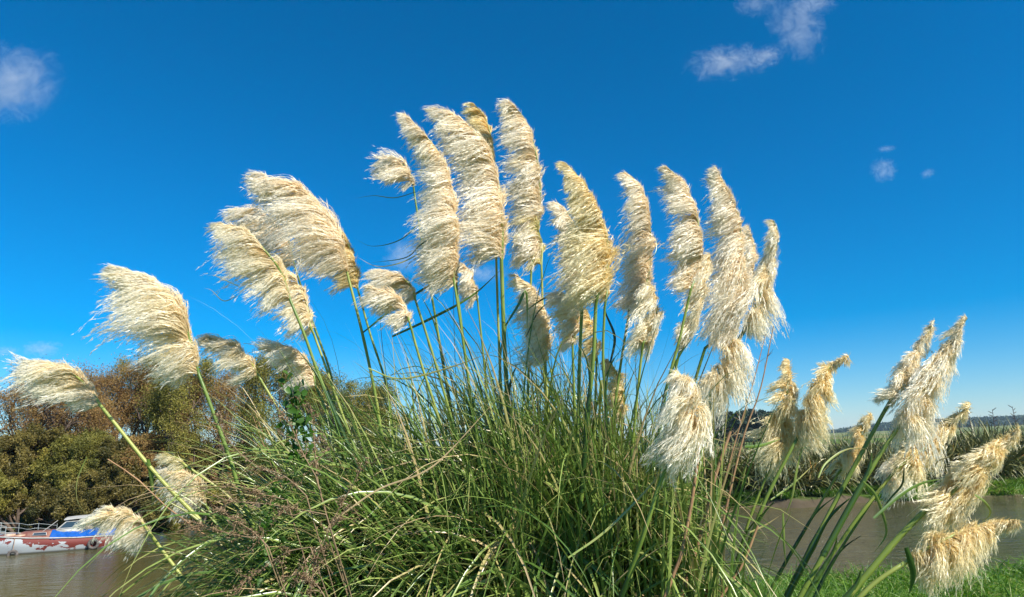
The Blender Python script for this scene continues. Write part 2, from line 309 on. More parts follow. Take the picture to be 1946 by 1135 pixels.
# ------------------------------------------------------------------ willows and shrubs on the left bank
def limb(g, rng, p, d, L, r, depth, tips, spread=.55, up=.12):
    n = 5; P = [p]; q = p.copy(); dd = d.copy()
    for k in range(n):
        dd = norm(dd + rng.normal(0, .16, 3) + np.array([0, 0, up * .3])); q = q + dd * L / n; P.append(q)
    P = np.array(P); g.tube(P, np.linspace(r, r * .6, n + 1), 5 if depth > 1 else 3, cap=False)
    if depth == 0: tips.append((q, dd)); tips.append((P[3], dd)); return
    for k in range(rng.integers(2, 5)):
        j = rng.integers(2, n + 1)
        nd = norm(dd + rng.normal(0, spread, 3) + np.array([0, 0, up]))
        limb(g, rng, P[j], nd, L * rng.uniform(.6, .85), r * .55, depth - 1, tips, spread, up)
def tree(name, px, topy, Y, wpx, mat, label, dens=1.0, seed=0, leaf=.11, bottom=.25, group='willows on the far bank', cat='tree', bare=.0, depth=4):
    rng = np.random.default_rng(seed * 7 + 11)
    b = at(px, 1000, Y); base = np.array([b[0], b[1], float(gz(b[0], b[1])) - .1]); top = at(px, topy, Y); H = top[2] - base[2]; W = wpx * Y / PX
    root = empty(name, base.tolist()); g = Geo(); tips = []
    for k in range(3 if W > 3 else 2):
        d = norm(np.array([rng.normal(0, .35), rng.normal(0, .3), 1.0])); limb(g, rng, base + rng.normal(0, .15, 3) * [1, 1, 0], d, H * .34, H * .022, depth, tips)
    tp = np.array([t[0] for t in tips])
    # fit the limbs to the wanted width and height
    c = base; ext = np.percentile(np.abs(tp - c), 93, axis=0); k3 = np.array([W / 2 / ext[0], W / 2 / max(ext[1], .1), H * .97 / np.percentile(tp[:, 2] - c[2], 86)])
    def fit(v):
        q = (v - c) * k3; z = q[:, 2] / H; z = np.where(z > .78, .78 + .24 * np.tanh((z - .78) / .24), z); q[:, 2] = z * H
        r = np.hypot(q[:, 0], q[:, 1] * W / max(W, .1)) / (W / 2); lim = np.sqrt(np.clip(1.08 - (np.clip(z - .5, -.3, 1) / .54) ** 2, .03, 1)); f = np.where(r > lim * .8, (lim * .8 + .25 * np.tanh((r - lim * .8) / .25)) / np.maximum(r, .01), 1); q[:, 0] *= f; q[:, 1] *= f
        return q + c
    g.v = [fit(v) for v in g.v]; tp = fit(tp)
    g.build('trunk', M['bark'], root)
    n = len(tp); per = int(140 * dens * max(.6, 260 / max(n, 60)))
    g = Geo(); lt = np.clip(rng.normal(.5, .22, n), 0, 1)
    sp = norm(rng.normal(size=(n, 3)) + np.array([0, 0, .4])); rad = .062 * H * rng.uniform(.5, 1.4, n)
    keep = rng.uniform(size=n) > bare
    tp, lt, sp, rad = tp[keep], lt[keep], sp[keep], rad[keep]; n = len(tp)
    t = rng.uniform(-.6, 1.3, (n, per)); C = tp[:, None] + sp[:, None] * (t * rad[:, None] * 1.3)[..., None] + rng.normal(0, .38, (n, per, 3)) * rad[:, None, None]
    tn = np.clip(lt[:, None] + rng.normal(0, .13, (n, per)), 0, 1).ravel(); C = C.reshape(-1, 3)
    foliage_cards(g, rng, C, leaf * rng.uniform(.7, 1.4, len(C)), tn); g.build('crown', M[mat], root)
    rebase(root); return tag(root, label, cat, group)
willows = [
    (30, 745, 50, 230, 'fol_brown', 'sparse brown willow with bare twigs at the left edge', 1.1, .12),
    (105, 712, 52, 210, 'fol_brown', 'brown willow with a bare twiggy top behind the lowest left plume', 1.1, .15),
    (190, 684, 54, 210, 'fol_olive', 'tall olive willow with a rounded top above the boat cabin', 1.25, .05),
    (268, 700, 53, 180, 'fol_brown', 'red-brown willow just right of the tall olive one', 1.2, .12),
    (345, 700, 50, 170, 'fol_olive', 'yellow-green willow under the big drooping left plume', 1.2, .08),
    (425, 718, 51, 170, 'fol_brown', 'brown willow between the yellow-green willow and the reed clump', 1.2, .1),
    (525, 690, 54, 150, 'fol_olive', 'green willow showing behind the small pink plume', 1.2, .05),
    (625, 722, 55, 170, 'fol_olive', 'green willow half hidden behind the upper left leaves', 1.2, .05),
    (735, 745, 57, 180, 'fol_olive', 'low green willow hidden behind the middle stems', 1.0, .05),
]
for k, (a, b, c, d_, mt, lab, dn, br) in enumerate(willows): tree('willow_tree', a, b, c, d_, mt, lab, dn, k, bare=br, leaf=.10 if mt == 'fol_brown' else .12)
shrubs = [
    (-15, 850, 47, 150, 'fol_dark', 'dark green shrub behind the boat railing'),
    (60, 825, 48.5, 150, 'fol_dark', 'green shrub behind the red boat cabin'),
    (130, 840, 47.5, 130, 'fol_olive', 'olive shrub behind the boat wheelhouse'),
    (200, 850, 48, 130, 'fol_dark', 'dark shrub right of the boat wheelhouse'),
    (255, 840, 49, 130, 'fol_brown', 'brown shrub left of the half hidden lower plume'),
    (325, 850, 49.5, 140, 'fol_dark', 'dark shrub behind the half hidden lower plume'),
    (395, 860, 50.5, 150, 'fol_brown', 'brown shrub at the left edge of the reed clump'),
    (480, 850, 51, 150, 'fol_dark', 'dark shrub behind the dried seed stalks'),
    (2, 915, 46.5, 110, 'fol_dark', 'lowest dark shrub behind the bow rail'),
 (40, 905, 46, 140, 'fol_olive', 'low leafy shrub at the water behind the bow'),
    (150, 900, 46.3, 150, 'fol_dark', 'low dark shrub at the water behind the blue cover'),
    (270, 905, 47.3, 150, 'fol_dark', 'low dark shrub at the water right of the boat'),
    (370, 915, 48.3, 140, 'fol_olive', 'low olive shrub at the water beside the reed clump'),
]
for k, (a, b, c, d_, mt, lab) in enumerate(shrubs): tree('bank_shrub', a, b, c, d_, mt, lab, 2.6, 40 + k, leaf=.135, group='shrubs under the willows', cat='shrub', depth=3)

# ------------------------------------------------------------------ flax row on the right bank
def make_flax(seed, stalks):
    rng = np.random.default_rng(seed); root = empty('flax_bush', (0, 0, 0)); g = Geo(); n = 260
    th = rng.uniform(0, 2 * np.pi, n); lean = rng.uniform(.1, .9, n)
    base = np.stack([rng.normal(0, .35, n), rng.normal(0, .35, n), np.zeros(n)], 1)
    d0 = np.stack([np.cos(th) * lean, np.sin(th) * lean, np.ones(n)], 1)
    tn = np.clip(rng.beta(2, 2.6, n) + (rng.uniform(size=n) < .05) * .5, 0, 1)
    blades(g, rng, base, d0, rng.uniform(1.6, 3.1, n), rng.uniform(.07, .13, n), tn, K=7, droop=rng.uniform(.5, 2.4, n), wind=(-.25, 0, 0), fold=.22)
    g.build('leaves', M['flax'], root)
    for k in range(stalks):
        p = np.array([rng.normal(0, .5), rng.normal(0, .3), 0]); h = rng.uniform(2.7, 3.4); q = p + [rng.normal(0, .3), 0, h]; s = Geo(); P = resample([p, (p + q) / 2 + [.05, 0, 0], q], 8); s.tube(P, np.linspace(.03, .012, 8), 5)
        for j in range(9):
            t = P[4] + (P[-1] - P[4]) * (j + .5) / 9; e = t + np.array([rng.choice([-1, 1]) * rng.uniform(.1, .22), rng.normal(0, .1), rng.uniform(.08, .22)]); s.tube(resample([t, e], 3), [.012, .02, .01], 4)
        s.build('flower_stalk', M['stalk_dark'], root)
    return root
protos = [make_flax(101, 0), make_flax(102, 1), make_flax(103, 0), make_flax(104, 2)]
rng = np.random.default_rng(8); used = set(); k = 0
for row, (dy, n_) in enumerate(((3.1, 30), (5.3, 28))):
    for q in range(n_):
        px_ = 1275 + (q + rng.uniform(.1, .9)) * (2060 - 1275) / n_
        d = ray(px_, 830); dd = d[0] / d[1]; y = 50.0
        for _ in range(6): y = float(far_y(dd * y)) + dy
        x = dd * y; kk = int(rng.integers(0, 4)) if row else int(rng.choice([0, 2]))
        pr = protos[kk]
        if kk not in used: o = pr; used.add(kk)
        else:
            o = pr.copy(); col.objects.link(o)
            for ch in pr.children: c = ch.copy(); col.objects.link(c); c.parent = o
        o.location = (x, y, float(gz(x, y)) - .05); o.rotation_euler = (0, 0, rng.uniform(-.5, .5) + (3.1 if rng.uniform() < .5 else 0)); f = rng.uniform(.85, 1.1) * np.interp(px_, [1300, 1700, 1946], [1.38, 1.42, 1.58]); o.scale = (f, f, f * rng.uniform(.9, 1.05))
        tag(o, ['flax bush of stiff arching blades in the row on the far bank', 'flax bush with one dark seed stalk in the far bank row', 'flax bush of broad arching blades in the row across the river', 'flax bush with two dark seed stalks in the far bank row'][kk], 'flax bush', 'flax bushes along the far bank')
for kk in range(4):
    if kk not in used:
        for ch in list(protos[kk].children): bpy.data.objects.remove(ch)
        bpy.data.objects.remove(protos[kk])
# grass on the far bank
g = Geo(); n = 34000; rng = np.random.default_rng(12)
px_ = rng.uniform(1180, 2080, n); dx = np.array([ray(a, 900) for a in px_]); dd = dx[:, 0] / dx[:, 1]; off = rng.uniform(.0, 4.2, n); y = np.full(n, 50.)
for _ in range(6): y = far_y(dd * y) + off
x = dd * y; patch = np.sin(x * .9 + 2) + np.sin(x * 2.3) * .6 + rng.normal(0, .4, n); keep = ((x < 17.5) | (x > 26) | (off > 1.3 + .5 * np.sin(x * 1.9))) & ((patch > -1.5) | (off > .8)); x, y, off = x[keep], y[keep], off[keep]; n = len(x)
th = rng.uniform(0, 2 * np.pi, n); d0 = np.stack([.5 * np.cos(th), .5 * np.sin(th), np.ones(n)], 1)
tone = np.clip(rng.normal(.5, .2, n) + .15 * np.sin(x * 1.1) + np.interp(x, [16, 24, 34], [-.28, -.15, .12]), 0, 1) + (rng.uniform(size=n) < .06) * .4
blades(g, rng, np.stack([x, y, gz(x, y)], 1), d0, rng.uniform(.45, 1.15, n), rng.uniform(.03, .06, n), np.clip(tone, 0, 1), K=3, droop=.9, wind=(-.3, 0, 0))
tag(g.build('bank_grass', M['grass']), 'bright green grass along the foot of the flax row', 'grass', kind='stuff')

# ------------------------------------------------------------------ near grass, bottom right
g = Geo(); rng = np.random.default_rng(13); n = 30000
y = rng.uniform(5.8, 9.9, n); x = rng.uniform(.9, 8.2, n); ok = (y < near_y(x) + .9) & (x < y * .95 + .4); x, y = x[ok], y[ok]; n = len(x)
clump = np.sin(x * 3.1 + 1) * np.sin(y * 2.7) ; hgt = .16 + .10 * clump + rng.uniform(0, .14, n)
th = rng.uniform(0, 2 * np.pi, n); ln = rng.uniform(.3, 1.1, n); d0 = np.stack([ln * np.cos(th) - .2, ln * np.sin(th), np.ones(n)], 1)
blades(g, rng, np.stack([x, y, gz(x, y) - .01], 1), d0, np.clip(hgt, .08, .5) * 1.15, rng.uniform(.006, .013, n), np.clip(rng.normal(.55, .22, n) + (rng.uniform(size=n) < .04) * .4, 0, 1), K=5, droop=rng.uniform(.6, 1.9, n), wind=(-.3, 0, 0))
# longer fine tufts at the foot of the reed clump
n = 3600; y = rng.uniform(4.3, 6.6, n); x = rng.normal(1.9, .75, n); th = rng.uniform(0, 2 * np.pi, n); ln = rng.uniform(.2, .9, n)
ok = x < 3.4; x, y, th, ln = x[ok], y[ok], th[ok], ln[ok]; n = len(x)
d0 = np.stack([ln * np.cos(th) + .1, ln * np.sin(th), np.ones(n)], 1)
blades(g, rng, np.stack([x, y, gz(x, y) - .01], 1), d0, rng.uniform(.3, .7, n), rng.uniform(.004, .009, n), np.clip(rng.normal(.5, .2, n) + (rng.uniform(size=n) < .05) * .4, 0, 1), K=8, droop=rng.uniform(.5, 1.6, n), wind=(-.2, 0, 0))
tag(g.build('near_bank_grass', M['grass']), 'lush bright green grass on the near bank at lower right', 'grass', kind='stuff')

# ------------------------------------------------------------------ pampas leaves (the clump)
g = Geo(); rng = np.random.default_rng(21)
CX, CY = -.05, 4.0
def clump_leaves(n, rx, ry, lean, Lr, Wr, droop, tone, wind=(-.25, 0, 0), curl=.15, K=13, cx=CX, cy=CY, z0=0.0, outward=.55, front=0.0, nb=9):
    """leaves grow in tufts: every nb of them share a foot, a lean and much of their droop"""
    m_ = max(1, n // nb); n = m_ * nb; rp = lambda a: np.repeat(a, nb)
    th = rng.uniform(0, 2 * np.pi, m_); rr = np.sqrt(rng.uniform(0, 1, m_)); bx = rr * np.cos(th) * rx; by = rr * np.sin(th) * ry
    bx = np.where(bx > 0, bx * .82, bx); right = np.clip(bx / rx, 0, 1)
    ex = rng.normal(0, lean, m_) * (1 - .7 * right) - .12 * right + outward * np.where(bx > 0, .12, 1) * bx / rx; ey = rng.normal(0, lean * .7, m_) + .45 * outward * by / ry - front
    ex = rp(ex) + rng.normal(0, .055, n); ey = rp(ey) + rng.normal(0, .055, n); dr = np.clip(rp(rng.uniform(0, 1, m_)) + rng.normal(0, .13, n), 0, 1.2)
    d0 = np.stack([ex, ey, np.ones(n)], 1); base = np.stack([cx + rp(bx) + rng.normal(0, .025, n), cy + rp(by) + rng.normal(0, .025, n), np.full(n, z0)], 1)
    L_ = Lr[0] + (Lr[1] - Lr[0]) * np.clip(rp(rng.uniform(0, 1, m_)) + rng.normal(0, .2, n), -.1, 1.1)
    tn = np.clip(tone(n) * .6 + rp(tone(m_)) * .4, 0, 1)
    blades(g, rng, base, d0, L_ * .95, rng.uniform(*Wr, n), tn, K=K, droop=droop[0] + (droop[1] - droop[0]) * dr, wind=wind, curl=curl, tiptone=.25, xmax=(1.0, 1.42), ymin=2.75)
green = lambda n: np.clip(rng.normal(.50, .17, n), .05, .8)
mixed = lambda n: np.where(rng.uniform(size=n) < .07, rng.uniform(.85, 1, n), np.clip(rng.normal(.58, .2, n), .05, .82))
straw = lambda n: rng.uniform(.82, 1, n)
clump_leaves(750, .9, .5, .10, (1.85, 2.45), (.009, .019), (.45, 1.3), mixed, outward=.24)       # tall, between the stems
clump_leaves(1700, .95, .5, .15, (1.7, 2.45), (.013, .026), (1.2, 2.4), mixed, outward=.30)       # the tall body
clump_leaves(2600, 1.1, .6, .22, (1.4, 2.1), (.014, .030), (1.0, 2.4), mixed, outward=.36)        # shorter, fills the front
clump_leaves(2900, 1.0, .5, .26, (2.1, 2.9), (.014, .028), (2.6, 4.2), mixed, curl=.4, outward=.30, K=20, front=.12, wind=(-.35, -.1, 0))   # arch over and hang down in front
clump_leaves(700, 1.1, .5, .34, (2.0, 2.8), (.008, .016), (2.0, 3.4), mixed, curl=.6, outward=.45, K=18, wind=(-.8, -.1, 0))   # swept to the left
clump_leaves(420, 1.0, .5, .20, (2.1, 2.9), (.003, .007), (.8, 1.8), green, wind=(-1.1, 0, 0), curl=1.3, K=20)   # wispy ends against the sky
clump_leaves(420, 1.1, .55, .34, (1.7, 2.6), (.004, .007), (1.2, 2.6), straw, wind=(-.8, 0, 0), curl=1.4, K=20)  # dead curling ones
clump_leaves(420, .3, .3, .12, (1.2, 2.0), (.014, .028), (.4, 1.1), mixed, cx=.68, cy=3.6, outward=.25, wind=(-.05, 0, 0))   # right flank
clump_leaves(700, 1.0, .5, .3, (.9, 1.5), (.006, .014), (.5, 2.6), straw, outward=.4, curl=.8)   # dead thatch inside
tag(g.build('pampas_leaves', M['leaf'], smooth=True), 'dense mass of arching green and straw leaves filling the pampas clump', 'grass leaves', kind='stuff')

# ------------------------------------------------------------------ pampas plumes on their stems
def plume_thing(idx, Y, axis, Ls, flow, stem, mat, label, full=.3, droop=.28, dens=1.0, stone=.5, sr=.0075, sheath=True, jit=11):
    rng = np.random.default_rng(1000 + idx)
    A = resample([at(a, b, Y + .03 * math.sin(k * 2.1 + idx)) for k, (a, b) in enumerate(axis)], 40)
    s = np.linalg.norm(at(axis[0][0] + 1, axis[0][1], Y) - at(axis[0][0], axis[0][1], Y))
    T = norm(np.gradient(A, axis=0)); alen = np.linalg.norm(np.diff(A, axis=0), axis=1).sum(); apx = alen / s
    tt = np.linspace(0, 1, 40)
    Lp = lambda t: np.interp(t, np.linspace(0, 1, len(Ls)), Ls) * s
    Fp = lambda t: np.radians(np.interp(t, np.linspace(0, 1, len(flow)), flow))
    nl = max(12, int(apx * .20)); nb = 34
    lt = (np.arange(nl) + rng.uniform(0, 1, nl)) / nl; lphi = rng.uniform(0, 2 * np.pi, nl); lang = rng.normal(0, R(jit), nl) + R(min(9, 99 / jit)) * np.sin(lt * rng.uniform(14, 22) + idx); lmul = np.clip(rng.normal(1, .2, nl), .55, 1.45); ltone = rng.uniform(0, 1, nl); ldy = rng.normal(0, .22, nl)
    rep = lambda a: np.repeat(a, nb)
    t = np.clip(rep(lt) + rng.normal(0, .022, nl * nb), 0, 1); phi = rep(lphi) + rng.normal(0, .42, nl * nb); n = nl * nb
    p0 = np.stack([np.interp(t, tt, A[:, c]) for c in range(3)], 1); Tt = norm(np.stack([np.interp(t, tt, T[:, c]) for c in range(3)], 1))
    U = norm(np.cross(Tt, [0, 1, 0.01])); Vv = np.cross(Tt, U); Rd = U * np.cos(phi)[:, None] + Vv * np.sin(phi)[:, None]
    a = Fp(t) + rep(lang) + rng.normal(0, R(5), n)
    F = norm(np.stack([np.cos(a), rep(ldy) + np.sin(phi) * full * .5 + rng.normal(0, .06, n), np.sin(a)], 1) + Rd * full * .35)
    L = Lp(t) * rep(lmul) * np.where(rng.uniform(size=n) < .05, rng.uniform(1.1, 1.35, n), rng.uniform(.66, 1.06, n)); L = np.maximum(L, .012)
    d0 = norm(Tt * .75 + Rd * (.25 + full) + F * .25)
    K = 9; P = [p0]; D = []; q = p0
    wav = rng.normal(0, .10, (n, 3)); lw = np.repeat(rng.normal(0, .16, (nl, 3)), nb, 0)
    for k in range(K):
        sv = (k + .5) / K; w_ = sstep(np.array(sv / .5)); d = norm(d0 * (1 - w_) + F * w_ + wav * math.sin(5 * sv) + lw * math.sin(4.2 * sv + 1) + np.array([0, 0, -droop]) * sv * sv)
        q = q + d * (L / K)[:, None]; P.append(q); D.append(d)
    P = np.stack(P, 1); D = np.stack(D + [D[-1]], 1)
    g = Geo()
    # fine strands
    sk = np.linspace(0, 1, K + 1); ON = norm(Rd * .8 + np.array([.25, -.6, .3]) + rng.normal(0, .38, (n, 3))); S = norm(np.cross(D, ON[:, None, :])); wd = (.0026 * np.clip(1.05 - sk, .1, 1) ** .7)[None, :, None]
    V = np.stack([P - S * wd * .5, P + S * wd * .5], 2); ix = (np.arange(n) * (K + 1) * 2)[:, None] + (np.arange(K) * 2)[None]
    g.add(V, np.stack([ix, ix + 1, ix + 3, ix + 2], -1).reshape(-1, 4), np.repeat(rep(ltone), 2 * (K + 1)), np.tile(np.repeat(sk, 2), n))
    # silky slivers along each strand
    area = alen * np.mean(Lp(np.linspace(0, 1, 20))); ns = int(area * 5.5 * dens / (.5 * .027 * .0032)) + 600
    wgt = L / L.sum(); bi = rng.choice(n, ns, p=wgt); u = rng.uniform(.05, 1, ns) ** .85; ku = u * K; k0 = np.minimum(ku.astype(int), K - 1); f = (ku - k0)[:, None]
    c = P[bi, k0] * (1 - f) + P[bi, k0 + 1] * f; dd = norm(D[bi, k0] * 1.0 + norm(rng.normal(size=(ns, 3))) * .30)
    ln = rng.uniform(.018, .040, ns)[:, None] * (1.1 - .35 * u[:, None]); wi = rng.uniform(.0022, .0042, ns)[:, None]; sd = norm(np.cross(dd, ON[bi] + rng.normal(0, .33, (ns, 3))))
    c = c + rng.normal(0, .0022, (ns, 3))
    V = np.stack([c - sd * wi * .5, c + sd * wi * .5, c + dd * ln], 1)
    g.add(V, np.arange(ns * 3).reshape(-1, 3), np.repeat(np.clip(rep(ltone)[bi] + rng.normal(0, .2, ns), 0, 1), 3), np.repeat(u, 3))
    # stem: down to the clump's foot, up inside the plume as its axis
    SP = [at(a, b, Y + .02 * k) for k, (a, b) in enumerate(stem)]; e = SP[-1]
    dirx = (e - SP[-2]); dirx = dirx / max(abs(dirx[2]), 1e-3); foot = e + dirx * e[2]
    foot = np.array([CX + (np.clip(foot[0], e[0] - 1.2, e[0] + 1.2) - CX) * (1.0 if e[0] > 1.2 else .85), CY * .35 + Y * .65, 0.0])
    foot[2] = float(gz(foot[0], foot[1]))
    path = resample([foot, foot * .45 + e * .55] + SP[::-1], 46); path = np.vstack([path[:-1], A])
    nn = len(path); rad = np.concatenate([np.linspace(sr * 1.35, sr * .85, 45), np.linspace(sr * .8, sr * .18, 40)])
    root = empty('pampas_plume', path[0].tolist())
    gs = Geo(); un = np.arange(nn); rad = rad * (1 + .12 * (un % 11 == 5)); gs.tube(path, rad, 8, np.clip(stone + .12 * np.sin(un * .23 + idx) + .30 * ((un % 11) / 11 - .45), 0, 1)); gs.build('stem', M['stem'], root, smooth=True)
    if sheath:   # the long leaf sheath that wraps the upper stem and peels off as a narrow blade
        i0 = 18 + int(rng.integers(0, 10)); i1 = i0 + 14; Q = path[i0:i1]; gs = Geo(); tn = np.clip(stone - .1, 0, 1)
        out = norm(np.array([rng.normal(), -.3, .0])); offs = np.concatenate([np.zeros(9), np.linspace(0, 1, 5) ** 2 * .06])[:, None] * out
        gs.tube(Q + offs, np.concatenate([rad[i0:i0 + 9] * 1.28, rad[i0 + 9:i1] * np.linspace(1.1, .25, 5)]), 7, tn); gs.build('leaf_sheath', M['leaf'], root, smooth=True)
    g.build('plume', M[mat], root)
    rebase(root); tag(root, label, 'pampas plume', 'plumes rising from the pampas clump')
C_, G_, K_, E_ = 'plume_cream', 'plume_gold', 'plume_pink', 'plume_green'
